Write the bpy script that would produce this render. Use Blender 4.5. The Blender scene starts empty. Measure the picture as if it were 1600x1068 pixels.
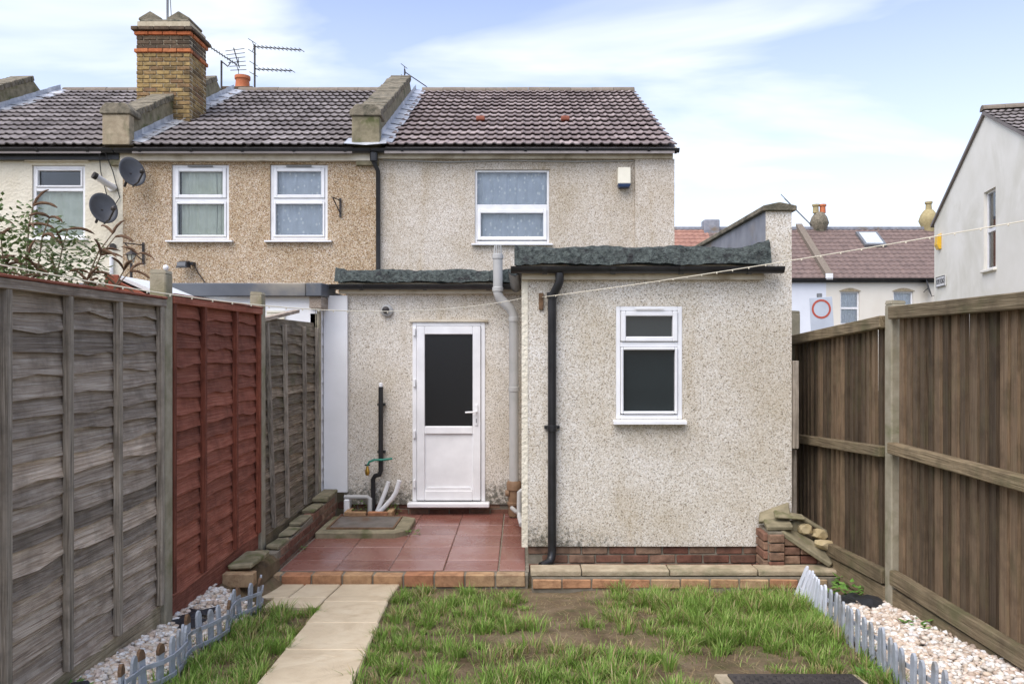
import bpy, bmesh, math, random
import numpy as np
from mathutils import Vector, Matrix, Euler
random.seed(7); RNG = np.random.default_rng(7)
R = math.radians
SC = bpy.context.scene
COL = SC.collection
EYE = 1.85          # camera height above the patio datum, metres
F = 1244.0          # focal length in pixels of a 1600 px wide picture

# ------------------------------------------------------------------ camera
cam_d = bpy.data.cameras.new('camera'); cam = bpy.data.objects.new('camera', cam_d); COL.objects.link(cam)
cam.location = (0, 0, EYE); cam.rotation_euler = (R(90), 0, 0)
cam_d.sensor_width = 36; cam_d.lens = F / 1600 * 36
cam_d.shift_x = -15 / 1600; cam_d.shift_y = 9 / 1600
cam_d.clip_start = 0.05; cam_d.clip_end = 3000
SC.camera = cam

# ------------------------------------------------------------------ sky and sun
SUN_EL, SUN_AZ = R(58), R(216)      # azimuth clockwise from +Y: behind the camera, to the left
w = bpy.data.worlds.new('World'); SC.world = w; w.use_nodes = True
nt = w.node_tree; nt.nodes.clear()
def N(t, tree=None, **kw):
    n = (tree or nt).nodes.new(t)
    for k, v in kw.items(): setattr(n, k, v)
    return n
out = N('ShaderNodeOutputWorld'); bg = N('ShaderNodeBackground'); bg.inputs['Strength'].default_value = 0.10
sky = N('ShaderNodeTexSky', sky_type='NISHITA', sun_disc=False)
sky.sun_elevation = SUN_EL; sky.sun_rotation = SUN_AZ; sky.air_density = 1.0; sky.dust_density = 0.6; sky.ozone_density = 2.5
tc = N('ShaderNodeTexCoord'); sep = N('ShaderNodeSeparateXYZ'); nt.links.new(tc.outputs['Generated'], sep.inputs[0])
zz = N('ShaderNodeMath', operation='ADD'); nt.links.new(sep.outputs['Z'], zz.inputs[0]); zz.inputs[1].default_value = 0.16
zm = N('ShaderNodeMath', operation='MAXIMUM'); nt.links.new(zz.outputs[0], zm.inputs[0]); zm.inputs[1].default_value = 0.05
dv = N('ShaderNodeVectorMath', operation='DIVIDE'); cb = N('ShaderNodeCombineXYZ')
nt.links.new(tc.outputs['Generated'], dv.inputs[0])
for i in range(3): nt.links.new(zm.outputs[0], cb.inputs[i])
nt.links.new(cb.outputs[0], dv.inputs[1])
mp = N('ShaderNodeMapping'); mp.inputs['Scale'].default_value = (0.75, 1.35, 0.5); mp.inputs['Location'].default_value = (3.3, 1.2, 0)
nt.links.new(dv.outputs[0], mp.inputs['Vector'])
nz = N('ShaderNodeTexNoise'); nz.inputs['Scale'].default_value = 1.5; nz.inputs['Detail'].default_value = 5; nz.inputs['Roughness'].default_value = 0.5; nz.inputs['Distortion'].default_value = 0.35
nt.links.new(mp.outputs[0], nz.inputs['Vector'])
rp = N('ShaderNodeValToRGB'); rp.color_ramp.elements[0].position = 0.45; rp.color_ramp.elements[1].position = 0.72
nt.links.new(nz.outputs['Fac'], rp.inputs[0])
hz = N('ShaderNodeMapRange'); hz.inputs[1].default_value = 0.0; hz.inputs[2].default_value = 0.46; hz.inputs[3].default_value = 0.78; hz.inputs[4].default_value = 0.0
nt.links.new(sep.outputs['Z'], hz.inputs[0])
mx = N('ShaderNodeMath', operation='MAXIMUM'); nt.links.new(rp.outputs[0], mx.inputs[0]); nt.links.new(hz.outputs[0], mx.inputs[1])
mul = N('ShaderNodeMix', data_type='RGBA', blend_type='MULTIPLY'); mul.inputs[0].default_value = 1.0
nt.links.new(sky.outputs[0], mul.inputs[6]); mul.inputs[7].default_value = (2.15, 1.78, 1.72, 1)     # thin high veil over the blue
mix = N('ShaderNodeMix', data_type='RGBA'); nt.links.new(mx.outputs[0], mix.inputs[0])
nt.links.new(mul.outputs[2], mix.inputs[6]); mix.inputs[7].default_value = (7.4, 7.8, 8.4, 1)
nt.links.new(mix.outputs[2], bg.inputs['Color']); nt.links.new(bg.outputs[0], out.inputs[0])
sd = bpy.data.lights.new('sun', 'SUN'); sun = bpy.data.objects.new('sun', sd); COL.objects.link(sun)
sd.energy = 2.9; sd.angle = R(65); sd.color = (1, 0.965, 0.90)
sun.rotation_euler = (R(90) - SUN_EL, 0, math.pi - SUN_AZ)
SC.view_settings.view_transform = 'Standard'; SC.view_settings.look = 'None'; SC.view_settings.gamma = 1
SC.view_settings.use_curve_mapping = False; SC.view_settings.exposure = 0.62

# ------------------------------------------------------------------ material helpers
class T:
    def __init__(s, name):
        s.m = bpy.data.materials.new(name); s.m.use_nodes = True; s.t = s.m.node_tree
        s.b = s.t.nodes['Principled BSDF']; s.o = s.t.nodes['Material Output']
    def n(s, typ, **kw): return N(typ, s.t, **kw)
    def l(s, a, b): s.t.links.new(a, b)
    def coords(s, scale=(1, 1, 1), rnd=True):
        tc = s.n('ShaderNodeTexCoord'); mp = s.n('ShaderNodeMapping'); mp.inputs['Scale'].default_value = scale
        if rnd:
            oi = s.n('ShaderNodeObjectInfo'); ad = s.n('ShaderNodeVectorMath', operation='ADD')
            ml = s.n('ShaderNodeMath', operation='MULTIPLY'); ml.inputs[1].default_value = 37.0
            s.l(oi.outputs['Random'], ml.inputs[0]); s.l(ml.outputs[0], ad.inputs[1]); s.l(tc.outputs['Object'], ad.inputs[0])
            s.l(ad.outputs[0], mp.inputs['Vector'])
        else: s.l(tc.outputs['Object'], mp.inputs['Vector'])
        return mp.outputs[0]
    def noise(s, vec, scale, detail=4, rough=0.55, dist=0):
        n = s.n('ShaderNodeTexNoise'); n.inputs['Scale'].default_value = scale; n.inputs['Detail'].default_value = detail
        n.inputs['Roughness'].default_value = rough; n.inputs['Distortion'].default_value = dist
        s.l(vec, n.inputs['Vector']); return n.outputs['Fac']
    def ramp(s, fac, stops):
        r = s.n('ShaderNodeValToRGB'); e = r.color_ramp.elements
        while len(e) < len(stops): e.new(0.5)
        for el, (p, c) in zip(e, stops): el.position = p; el.color = (*c, 1) if len(c) == 3 else c
        s.l(fac, r.inputs[0]); return r.outputs[0]
    def mix(s, fac, a, b, blend='MIX'):
        m = s.n('ShaderNodeMix', data_type='RGBA', blend_type=blend)
        for sock, v in ((m.inputs[0], fac), (m.inputs[6], a), (m.inputs[7], b)):
            if hasattr(v, 'links'): s.l(v, sock)
            elif isinstance(v, (int, float)): sock.default_value = v
            else: sock.default_value = (*v, 1)
        return m.outputs[2]
    def rnd(s): return s.n('ShaderNodeObjectInfo').outputs['Random']
    def bump(s, h, strength=0.5, dist=0.01):
        b = s.n('ShaderNodeBump'); b.inputs['Strength'].default_value = strength; b.inputs['Distance'].default_value = dist
        s.l(h, b.inputs['Height']); s.l(b.outputs[0], s.b.inputs['Normal'])
    def col(s, c):
        if hasattr(c, 'links'): s.l(c, s.b.inputs['Base Color'])
        else: s.b.inputs['Base Color'].default_value = (*c, 1)
    def rough(s, r): s.b.inputs['Roughness'].default_value = r
    def spec(s, v): s.b.inputs['Specular IOR Level'].default_value = v

def mottled(name, a, b, scale=8, rough=0.7, bump=0.3, dist=0.004, fine=60, metal=0, spec=0.4, rndamt=0.0, stain=None):
    t = T(name); v = t.coords()
    c = t.ramp(t.noise(v, scale, 6), [(0.3, a), (0.7, b)])
    if stain: c = t.mix(t.ramp(t.noise(v, scale * 0.35, 5, 0.6, 0.4), [(0.52, (0, 0, 0)), (0.68, (1, 1, 1))]), c, stain)
    if rndamt:
        c = t.mix(rndamt, c, t.ramp(t.rnd(), [(0.0, tuple(x * 0.45 for x in a)), (0.5, b), (1.0, tuple(min(1, x * 1.5) for x in b))]))
    t.col(c); t.rough(rough); t.b.inputs['Metallic'].default_value = metal; t.spec(spec)
    if bump: t.bump(t.noise(v, fine, 4), bump, dist)
    return t.m

def pebble(name, stops, stain=(0.19, 0.17, 0.13), scale=72, algae=False):
    t = T(name); v = t.coords(rnd=False)
    vo = t.n('ShaderNodeTexVoronoi'); vo.inputs['Scale'].default_value = scale; t.l(v, vo.inputs['Vector'])
    sp = t.n('ShaderNodeSeparateColor'); t.l(vo.outputs['Color'], sp.inputs[0])
    c = t.ramp(sp.outputs[0], stops)
    vo2 = t.n('ShaderNodeTexVoronoi'); vo2.inputs['Scale'].default_value = scale * 0.75; t.l(v, vo2.inputs['Vector'])
    sp2 = t.n('ShaderNodeSeparateColor'); t.l(vo2.outputs['Color'], sp2.inputs[0])
    dk = t.ramp(sp2.outputs[1], [(0.86, (0, 0, 0)), (0.92, (1, 1, 1))])
    k = t.n('ShaderNodeMath', operation='MULTIPLY'); t.l(dk, k.inputs[0]); k.inputs[1].default_value = 0.28
    c = t.mix(k.outputs[0], c, stain)
    big = t.ramp(t.noise(v, 1.1, 6, 0.62), [(0.35, (0.80, 0.76, 0.68)), (0.62, (1, 1, 1))])
    c = t.mix(1.0, c, big, 'MULTIPLY')
    st = t.ramp(t.noise(t.coords((2.2, 2.2, 0.35), False), 1.6, 5, 0.6), [(0.55, (1, 1, 1)), (0.75, (0.84, 0.79, 0.70))])
    c = t.mix(1.0, c, st, 'MULTIPLY')
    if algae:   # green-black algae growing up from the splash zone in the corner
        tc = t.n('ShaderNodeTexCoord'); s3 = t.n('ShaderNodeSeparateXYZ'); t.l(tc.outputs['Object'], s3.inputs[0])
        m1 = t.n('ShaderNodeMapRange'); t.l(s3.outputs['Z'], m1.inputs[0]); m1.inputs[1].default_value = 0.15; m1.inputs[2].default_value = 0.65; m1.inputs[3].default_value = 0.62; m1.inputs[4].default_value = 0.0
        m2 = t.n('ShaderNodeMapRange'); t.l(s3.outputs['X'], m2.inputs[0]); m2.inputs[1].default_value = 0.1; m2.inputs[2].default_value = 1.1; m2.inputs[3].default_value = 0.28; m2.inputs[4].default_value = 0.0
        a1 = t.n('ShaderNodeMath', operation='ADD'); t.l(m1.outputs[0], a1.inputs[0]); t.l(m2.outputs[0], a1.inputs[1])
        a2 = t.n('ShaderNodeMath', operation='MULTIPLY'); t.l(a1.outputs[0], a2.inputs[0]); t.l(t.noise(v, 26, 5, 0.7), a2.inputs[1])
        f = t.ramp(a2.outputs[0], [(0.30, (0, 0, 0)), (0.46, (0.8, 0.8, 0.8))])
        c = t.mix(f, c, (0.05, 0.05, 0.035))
    t.col(c); t.rough(0.9); t.spec(0.25)
    t.bump(vo.outputs['Distance'], -0.6, 0.010)
    return t.m

def wood(name, a, b, axis='y', dark=(0.03, 0.022, 0.016), rough=0.85, rndamt=0.35, green=0.0):
    t = T(name)
    k = {'x': (0.9, 34, 34), 'y': (34, 0.9, 34), 'z': (30, 30, 0.8)}[axis]
    v = t.coords(k)
    g = t.noise(v, 3.0, 5, 0.6, 0.5)
    c = t.ramp(g, [(0.22, dark), (0.44, a), (0.74, b)])
    big = t.noise(t.coords((1.6, 1.6, 1.6)), 3.5, 5, 0.65)
    c = t.mix(t.ramp(big, [(0.45, (0, 0, 0)), (0.66, (0.6, 0.6, 0.6))]), c, tuple(x * 0.5 for x in a))
    sh = t.ramp(t.rnd(), [(0, (0.5, 0.5, 0.5)), (0.5, (1, 1, 1)), (1, (1.5, 1.45, 1.4))])
    c = t.mix(rndamt, c, t.mix(1.0, c, sh, 'MULTIPLY'))
    if green:
        c = t.mix(t.ramp(t.noise(t.coords(), 5, 5), [(0.5, (0, 0, 0)), (0.7, (green,) * 3)]), c, (0.11, 0.115, 0.05))
    t.col(c); t.rough(rough); t.spec(0.25); t.bump(g, 0.9, 0.012)
    return t.m

def plain(name, c, rough=0.5, metal=0, spec=0.5):
    t = T(name); v = t.coords()
    t.col(t.ramp(t.noise(v, 5, 5), [(0.3, tuple(x * 0.86 for x in c)), (0.7, c)]))
    t.rough(rough); t.b.inputs['Metallic'].default_value = metal; t.spec(spec); return t.m

def attr_mat(name, rough=0.7, trans=0.0, spec=0.3):
    t = T(name); a = t.n('ShaderNodeVertexColor'); a.layer_name = 'Col'; t.col(a.outputs[0]); t.rough(rough); t.spec(spec)
    if trans:
        tr = t.n('ShaderNodeBsdfTranslucent'); t.l(a.outputs[0], tr.inputs[0]); ms = t.n('ShaderNodeMixShader'); ms.inputs[0].default_value = trans
        t.l(t.b.outputs[0], ms.inputs[1]); t.l(tr.outputs[0], ms.inputs[2]); t.l(ms.outputs[0], t.o.inputs[0])
    return t.m

def glass(name, tint=(0.94, 0.96, 0.96), rough=0.02, ripple=0, refl=1.0):
    t = T(name); tr = t.n('ShaderNodeBsdfTransparent'); tr.inputs[0].default_value = (*tint, 1)
    gl = t.n('ShaderNodeBsdfGlossy'); gl.inputs['Roughness'].default_value = rough; gl.inputs['Color'].default_value = (refl, refl, refl, 1)
    fr = t.n('ShaderNodeFresnel'); fr.inputs[0].default_value = 1.5
    ms = t.n('ShaderNodeMixShader'); t.l(fr.outputs[0], ms.inputs[0]); t.l(tr.outputs[0], ms.inputs[1]); t.l(gl.outputs[0], ms.inputs[2])
    t.l(ms.outputs[0], t.o.inputs[0])
    if ripple:
        b = t.n('ShaderNodeBump'); b.inputs['Strength'].default_value = ripple; b.inputs['Distance'].default_value = 0.01
        t.l(t.noise(t.coords(), 45, 4), b.inputs['Height']); t.l(b.outputs[0], gl.inputs['Normal']); t.l(b.outputs[0], fr.inputs['Normal'])
    return t.m

def tile_mat(name, a, b, c3):
    t = T(name); v = t.coords()
    c = t.ramp(t.rnd(), [(0, a), (0.5, b), (1, c3)])
    c = t.mix(t.ramp(t.noise(v, 9, 6, 0.65), [(0.45, (0, 0, 0)), (0.7, (0.55, 0.55, 0.55))]), c, (0.17, 0.155, 0.145))
    c = t.mix(t.ramp(t.noise(t.coords(rnd=False), 0.7, 4), [(0.5, (0, 0, 0)), (0.75, (0.4, 0.4, 0.4))]), c, (0.11, 0.10, 0.075))
    t.col(c); t.rough(0.8); t.spec(0.3); t.bump(t.noise(v, 90, 3), 0.25, 0.004); return t.m

def brick_mat(name, stops, soot=0.0):
    t = T(name); v = t.coords()
    c = t.ramp(t.rnd(), stops)
    c = t.mix(t.ramp(t.noise(v, 14, 6, 0.65), [(0.42, (0, 0, 0)), (0.72, (0.7, 0.7, 0.7))]), c, tuple(x * 0.35 for x in stops[0][1]))
    if soot: c = t.mix(t.ramp(t.noise(v, 5, 5), [(0.45, (0, 0, 0)), (0.7, (soot,) * 3)]), c, (0.04, 0.04, 0.03))
    t.col(c); t.rough(0.88); t.spec(0.2); t.bump(t.noise(v, 70, 5), 0.5, 0.008); return t.m
M = {}

# ------------------------------------------------------------------ mesh helpers
def wloc(o):
    p = Vector((0, 0, 0))
    while o: p += o.location; o = o.parent
    return p
def tag(o, label=None, cat=None, group=None, kind=None):
    if label: o['label'] = label
    if cat: o['category'] = cat
    if group: o['group'] = group
    if kind: o['kind'] = kind
    return o
def thing(name, label, cat, loc=(0, 0, 0), group=None, rz=0):
    o = bpy.data.objects.new(name, None); COL.objects.link(o); o.location = loc; o.rotation_euler = (0, 0, rz); o.empty_display_size = 0.1
    return tag(o, label, cat, group)
def inst(name, mesh, loc, rot=(0, 0, 0), parent=None, scale=(1, 1, 1), local=False):
    """an object sharing mesh data; loc is in world coordinates unless local"""
    o = bpy.data.objects.new(name, mesh); COL.objects.link(o)
    o.parent = parent
    o.location = Vector(loc) - (wloc(parent) if parent and not local else Vector((0, 0, 0)))
    o.rotation_euler = rot; o.scale = scale; return o
class MB:
    def __init__(s): s.v = []; s.f = []
    def add(s, vs, fs):
        k = len(s.v); s.v += [tuple(p) for p in vs]; s.f += [tuple(i + k for i in f) for f in fs]; return s
    def box(s, x0, x1, y0, y1, z0, z1):
        return s.add([(x0,y0,z0),(x1,y0,z0),(x1,y1,z0),(x0,y1,z0),(x0,y0,z1),(x1,y0,z1),(x1,y1,z1),(x0,y1,z1)],
                     [(0,3,2,1),(4,5,6,7),(0,1,5,4),(1,2,6,5),(2,3,7,6),(3,0,4,7)])
    def hexa(s, p): return s.add(p, [(0,3,2,1),(4,5,6,7),(0,1,5,4),(1,2,6,5),(2,3,7,6),(3,0,4,7)])
    def prism(s, poly, axis, a0, a1):
        """poly: 2D points; axis x: (y,z), y: (x,z), z: (x,y)"""
        def P(p, a): return {'x': (a, p[0], p[1]), 'y': (p[0], a, p[1]), 'z': (p[0], p[1], a)}[axis]
        n = len(poly)
        return s.add([P(p, a0) for p in poly] + [P(p, a1) for p in poly],
                     [tuple(range(n)), tuple(range(2*n-1, n-1, -1))] + [(i, n+i, n+(i+1) % n, (i+1) % n) for i in range(n)])
    def tube(s, pts, r, n=10, cap=True):
        pts = [Vector(p) for p in pts]; rs = r if isinstance(r, (list, tuple)) else [r] * len(pts)
        k = len(s.v); up = Vector((0.31, 0.17, 0.93)).normalized(); prev = None
        for i, p in enumerate(pts):
            d = ((pts[i+1] if i+1 < len(pts) else p) - (pts[i-1] if i else p))
            if d.length < 1e-9: d = Vector((0, 0, 1))
            d.normalize()
            a = d.cross(up) if prev is None else prev - d * prev.dot(d)
            if a.length < 1e-6: a = d.orthogonal()
            a.normalize(); prev = a; b = d.cross(a)
            for j in range(n):
                t = 2 * math.pi * j / n; s.v.append(tuple(p + (a * math.cos(t) + b * math.sin(t)) * rs[i]))
        for i in range(len(pts) - 1):
            for j in range(n):
                q = (j + 1) % n; s.f.append((k+i*n+j, k+i*n+q, k+(i+1)*n+q, k+(i+1)*n+j))
        if cap:
            s.f.append(tuple(k + j for j in range(n-1, -1, -1))); s.f.append(tuple(k + (len(pts)-1)*n + j for j in range(n)))
        return s
    def lathe(s, prof, c, n=16, axis='z'):
        k = len(s.v)
        for r, h in prof:
            for j in range(n):
                t = 2*math.pi*j/n; u, v_ = r*math.cos(t), r*math.sin(t)
                s.v.append({'z': (c[0]+u, c[1]+v_, c[2]+h), 'y': (c[0]+u, c[1]+h, c[2]+v_), 'x': (c[0]+h, c[1]+u, c[2]+v_)}[axis])
        for i in range(len(prof)-1):
            for j in range(n):
                q = (j+1) % n; s.f.append((k+i*n+j, k+i*n+q, k+(i+1)*n+q, k+(i+1)*n+j))
        s.f.append(tuple(k+j for j in range(n-1, -1, -1))); s.f.append(tuple(k+(len(prof)-1)*n+j for j in range(n)))
        return s
    def mesh(s, name, mat, bev=0, smooth=False, off=Vector((0, 0, 0)), jit=0):
        me = bpy.data.meshes.new(name)
        vs = [(p[0]-off[0]+random.uniform(-jit, jit), p[1]-off[1]+random.uniform(-jit, jit), p[2]-off[2]+random.uniform(-jit, jit)) for p in s.v] if jit else [(p[0]-off[0], p[1]-off[1], p[2]-off[2]) for p in s.v]
        me.from_pydata(vs, [], s.f)
        bm = bmesh.new(); bm.from_mesh(me)
        bmesh.ops.recalc_face_normals(bm, faces=bm.faces)
        if bev: bmesh.ops.bevel(bm, geom=list(bm.edges), offset=bev, segments=1, affect='EDGES', clamp_overlap=True)
        bm.to_mesh(me); bm.free()
        if smooth:
            me.polygons.foreach_set('use_smooth', [True] * len(me.polygons))
            try: me.set_sharp_from_angle(angle=R(40))
            except Exception: pass
        me.materials.append(M[mat] if isinstance(mat, str) else mat); return me
    def build(s, name, mat, parent=None, bev=0, smooth=False, jit=0):
        off = wloc(parent) if parent else Vector((0, 0, 0))
        me = s.mesh(name, mat, bev, smooth, off, jit)
        o = bpy.data.objects.new(name, me); COL.objects.link(o); o.parent = parent; return o
def struct(o): o['kind'] = 'structure'; return o
def X(px, D): return (px - 815) * D / F
def Z(py, D): return EYE + (543 - py) * D / F
def lawn_z(y): return 0.50 - 0.09 * y
def holed_wall(mb, x0, x1, z0, z1, y, holes, depth=0.12):
    """front face at y with rectangular openings and their reveals"""
    xs = sorted({x0, x1, *[h[0] for h in holes], *[h[1] for h in holes]}); zs = sorted({z0, z1, *[h[2] for h in holes], *[h[3] for h in holes]})
    inh = lambda x, z: any(h[0] < x < h[1] and h[2] < z < h[3] for h in holes)
    for i in range(len(xs)-1):
        for j in range(len(zs)-1):
            a, b, c, d = xs[i], xs[i+1], zs[j], zs[j+1]
            if not inh((a+b)/2, (c+d)/2): mb.add([(a,y,c),(b,y,c),(b,y,d),(a,y,d)], [(0,1,2,3)])
    for a, b, c, d in holes:
        mb.add([(a,y,c),(b,y,c),(b,y,d),(a,y,d),(a,y+depth,c),(b,y+depth,c),(b,y+depth,d),(a,y+depth,d)], [(0,4,5,1),(1,5,6,2),(2,6,7,3),(3,7,4,0)])
    return mb
def shell(mb, x0, x1, y0, y1, z0, z1):   # sides and back of a building whose front is built apart
    return mb.add([(x0,y0,z0),(x1,y0,z0),(x0,y1,z0),(x1,y1,z0),(x0,y0,z1),(x1,y0,z1),(x0,y1,z1),(x1,y1,z1)], [(0,2,6,4),(1,3,7,5),(2,3,7,6)])
def gutter(x0, x1, y, z, r, name, mat, parent, n=8, brackets=0):
    mb = MB(); outer = [(y + r*math.cos(math.pi + math.pi*i/n), z + r*math.sin(math.pi + math.pi*i/n)) for i in range(n+1)]
    inner = [(y + 0.86*r*math.cos(2*math.pi - math.pi*i/n), z + 0.86*r*math.sin(2*math.pi - math.pi*i/n)) for i in range(n+1)]
    mb.prism(outer + inner, 'x', x0, x1)
    o = mb.build(name, mat, parent, smooth=True)
    for i in range(brackets):
        bx = x0 + (x1-x0)*(i+0.5)/brackets
        b = MB(); q = [(y + 1.13*r*math.cos(math.pi + math.pi*k/n), z + 1.13*r*math.sin(math.pi + math.pi*k/n)) for k in range(n+1)]
        qi = [(y + 1.01*r*math.cos(2*math.pi - math.pi*k/n), z + 1.01*r*math.sin(2*math.pi - math.pi*k/n)) for k in range(n+1)]
        b.prism(q + qi, 'x', bx-0.02, bx+0.02); b.build('bracket', mat, o)
    return o
# ------------------------------------------------------------------ materials
PD_OWN = [(0.0, (0.17, 0.15, 0.125)), (0.09, (0.42, 0.365, 0.29)), (0.26, (0.60, 0.545, 0.46)), (0.55, (0.70, 0.665, 0.60)), (0.82, (0.82, 0.80, 0.76)), (1.0, (0.58, 0.51, 0.42))]
PD_MAIN = [(0.0, (0.20, 0.165, 0.13)), (0.14, (0.42, 0.35, 0.27)), (0.4, (0.56, 0.495, 0.415)), (0.7, (0.65, 0.595, 0.52)), (1.0, (0.76, 0.72, 0.66))]
PD_TAN = [(0.0, (0.10, 0.065, 0.04)), (0.18, (0.33, 0.215, 0.12)), (0.42, (0.46, 0.34, 0.21)), (0.64, (0.54, 0.44, 0.31)), (0.84, (0.72, 0.65, 0.55)), (1.0, (0.38, 0.22, 0.12))]
M['pebbledash_pale'] = pebble('pebbledash_pale', PD_OWN, algae=True, scale=140)
M['pebbledash_main'] = pebble('pebbledash_main', PD_MAIN, scale=110)
M['pebbledash_tan'] = pebble('pebbledash_tan', PD_TAN, stain=(0.12, 0.08, 0.05), scale=96)
M['cream_render'] = mottled('cream_render', (0.66, 0.60, 0.47), (0.76, 0.71, 0.58), 2.5, 0.9, 0.9, 0.02, 28)
M['gable_render'] = mottled('gable_render', (0.74, 0.71, 0.62), (0.83, 0.80, 0.72), 1.4, 0.9, 0.2, 0.004, 40, stain=(0.66, 0.63, 0.53))
M['far_cream'] = mottled('far_cream', (0.66, 0.61, 0.52), (0.72, 0.68, 0.59), 1.0, 0.9, 0)
M['far_white'] = mottled('far_white', (0.68, 0.70, 0.74), (0.74, 0.76, 0.80), 1.0, 0.9, 0)
M['upvc'] = plain('upvc', (0.84, 0.84, 0.84), 0.32)
M['white_paint'] = mottled('white_paint', (0.76, 0.76, 0.75), (0.83, 0.83, 0.83), 3, 0.6, 0.1)
M['cream_paint'] = mottled('cream_paint', (0.55, 0.48, 0.36), (0.70, 0.64, 0.52), 6, 0.7, 0.2, stain=(0.34, 0.28, 0.19))
M['black_plastic'] = mottled('black_plastic', (0.012, 0.012, 0.013), (0.03, 0.03, 0.032), 6, 0.35, 0.05)
M['grey_plastic'] = mottled('grey_plastic', (0.36, 0.36, 0.34), (0.47, 0.46, 0.44), 5, 0.45, 0.05)
M['dark_fascia'] = mottled('dark_fascia', (0.075, 0.082, 0.095), (0.11, 0.118, 0.13), 3, 0.5, 0.1, stain=(0.28, 0.25, 0.2))
M['felt'] = mottled('felt', (0.016, 0.021, 0.020), (0.115, 0.135, 0.122), 30, 0.9, 1.0, 0.03, 70, stain=(0.022, 0.021, 0.022))
M['lead'] = mottled('lead', (0.33, 0.35, 0.38), (0.55, 0.57, 0.60), 7, 0.45, 0.4, 0.01, 20, metal=0.35, stain=(0.68, 0.69, 0.70))
M['slate_lead'] = mottled('slate_lead', (0.17, 0.18, 0.21), (0.30, 0.31, 0.34), 4, 0.55, 0.3, stain=(0.20, 0.16, 0.12))
M['coping'] = mottled('coping', (0.12, 0.105, 0.075), (0.25, 0.215, 0.155), 12, 0.9, 0.8, 0.012, 50, stain=(0.06, 0.06, 0.04))
M['tile_brown'] = tile_mat('tile_brown', (0.16, 0.138, 0.13), (0.225, 0.197, 0.187), (0.31, 0.275, 0.262))
M['tile_red'] = tile_mat('tile_red', (0.175, 0.135, 0.127), (0.245, 0.195, 0.183), (0.35, 0.285, 0.268))
M['tile_far'] = mottled('tile_far', (0.13, 0.092, 0.08), (0.20, 0.14, 0.12), 3, 0.75, 0.4)
M['tile_far_red'] = mottled('tile_far_red', (0.24, 0.12, 0.09), (0.34, 0.18, 0.13), 3, 0.75, 0.4)
M['ridge'] = mottled('ridge', (0.15, 0.12, 0.09), (0.23, 0.19, 0.15), 9, 0.9, 0.5, rndamt=0.2)
M['terracotta'] = mottled('terracotta', (0.46, 0.13, 0.05), (0.58, 0.20, 0.09), 7, 0.75, 0.2)
M['pot_yellow'] = mottled('pot_yellow', (0.30, 0.24, 0.12), (0.42, 0.35, 0.18), 7, 0.85, 0.3)
M['stock_brick'] = brick_mat('stock_brick', [(0, (0.15, 0.10, 0.05)), (0.35, (0.33, 0.22, 0.09)), (0.7, (0.44, 0.31, 0.13)), (1, (0.26, 0.15, 0.08))], 0.6)
M['orange_brick'] = brick_mat('orange_brick', [(0, (0.46, 0.13, 0.05)), (0.6, (0.55, 0.20, 0.08)), (1, (0.20, 0.10, 0.06))])
M['dark_brick'] = brick_mat('dark_brick', [(0, (0.09, 0.065, 0.045)), (1, (0.20, 0.14, 0.09))], 0.5)
M['red_brick'] = brick_mat('red_brick', [(0, (0.16, 0.07, 0.048)), (0.5, (0.235, 0.115, 0.078)), (1, (0.30, 0.195, 0.13))], 0.45)
M['edge_brick'] = brick_mat('edge_brick', [(0, (0.42, 0.19, 0.10)), (0.5, (0.44, 0.28, 0.15)), (1, (0.42, 0.32, 0.20))], 0.2)
M['mortar'] = mottled('mortar', (0.42, 0.36, 0.25), (0.55, 0.48, 0.35), 18, 0.95, 0.5)
M['dark_mortar'] = mottled('dark_mortar', (0.16, 0.14, 0.10), (0.25, 0.22, 0.17), 18, 0.95, 0.5)
M['stone_coping'] = mottled('stone_coping', (0.27, 0.215, 0.14), (0.42, 0.35, 0.24), 12, 0.9, 0.7, 0.008, 70, stain=(0.19, 0.17, 0.10))
M['mossy_stone'] = mottled('mossy_stone', (0.15, 0.13, 0.08), (0.29, 0.25, 0.16), 11, 0.9, 0.6, stain=(0.10, 0.105, 0.04))
M['buff_stone'] = mottled('buff_stone', (0.36, 0.28, 0.14), (0.50, 0.41, 0.25), 12, 0.9, 0.6, stain=(0.36, 0.28, 0.15))
M['concrete_post'] = mottled('concrete_post', (0.25, 0.22, 0.15), (0.37, 0.33, 0.245), 9, 0.92, 0.7, 0.006, 90, stain=(0.19, 0.18, 0.10))
M['paver'] = None
t = T('paver'); v = t.coords(); c = t.ramp(t.rnd(), [(0, (0.17, 0.065, 0.05)), (0.5, (0.21, 0.085, 0.065)), (1, (0.25, 0.115, 0.09))])
c = t.mix(t.ramp(t.noise(v, 4, 6, 0.6), [(0.45, (0, 0, 0)), (0.75, (0.5, 0.5, 0.5))]), c, (0.27, 0.15, 0.115)); t.col(c)
t.l(t.ramp(t.noise(v, 2.6, 4), [(0.35, (0.12,) * 3), (0.7, (0.42,) * 3)]), t.b.inputs['Roughness']); t.bump(t.noise(v, 60, 4), 0.15, 0.003); M['paver'] = t.m
t = T('sandstone'); v = t.coords(); c = t.ramp(t.noise(v, 2.4, 6, 0.55, 1.5), [(0.25, (0.43, 0.34, 0.22)), (0.5, (0.56, 0.46, 0.31)), (0.8, (0.64, 0.55, 0.39))])
c = t.mix(t.ramp(t.noise(v, 7, 5), [(0.55, (0, 0, 0)), (0.75, (0.55,) * 3)]), c, (0.40, 0.30, 0.18)); t.col(c); t.rough(0.65); t.bump(t.noise(v, 5, 6, 0.6, 2.0), 0.5, 0.02); M['sandstone'] = t.m
M['wood_grey'] = wood('wood_grey', (0.33, 0.265, 0.205), (0.58, 0.51, 0.43), 'y', dark=(0.10, 0.075, 0.055), rndamt=0.9)
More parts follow.
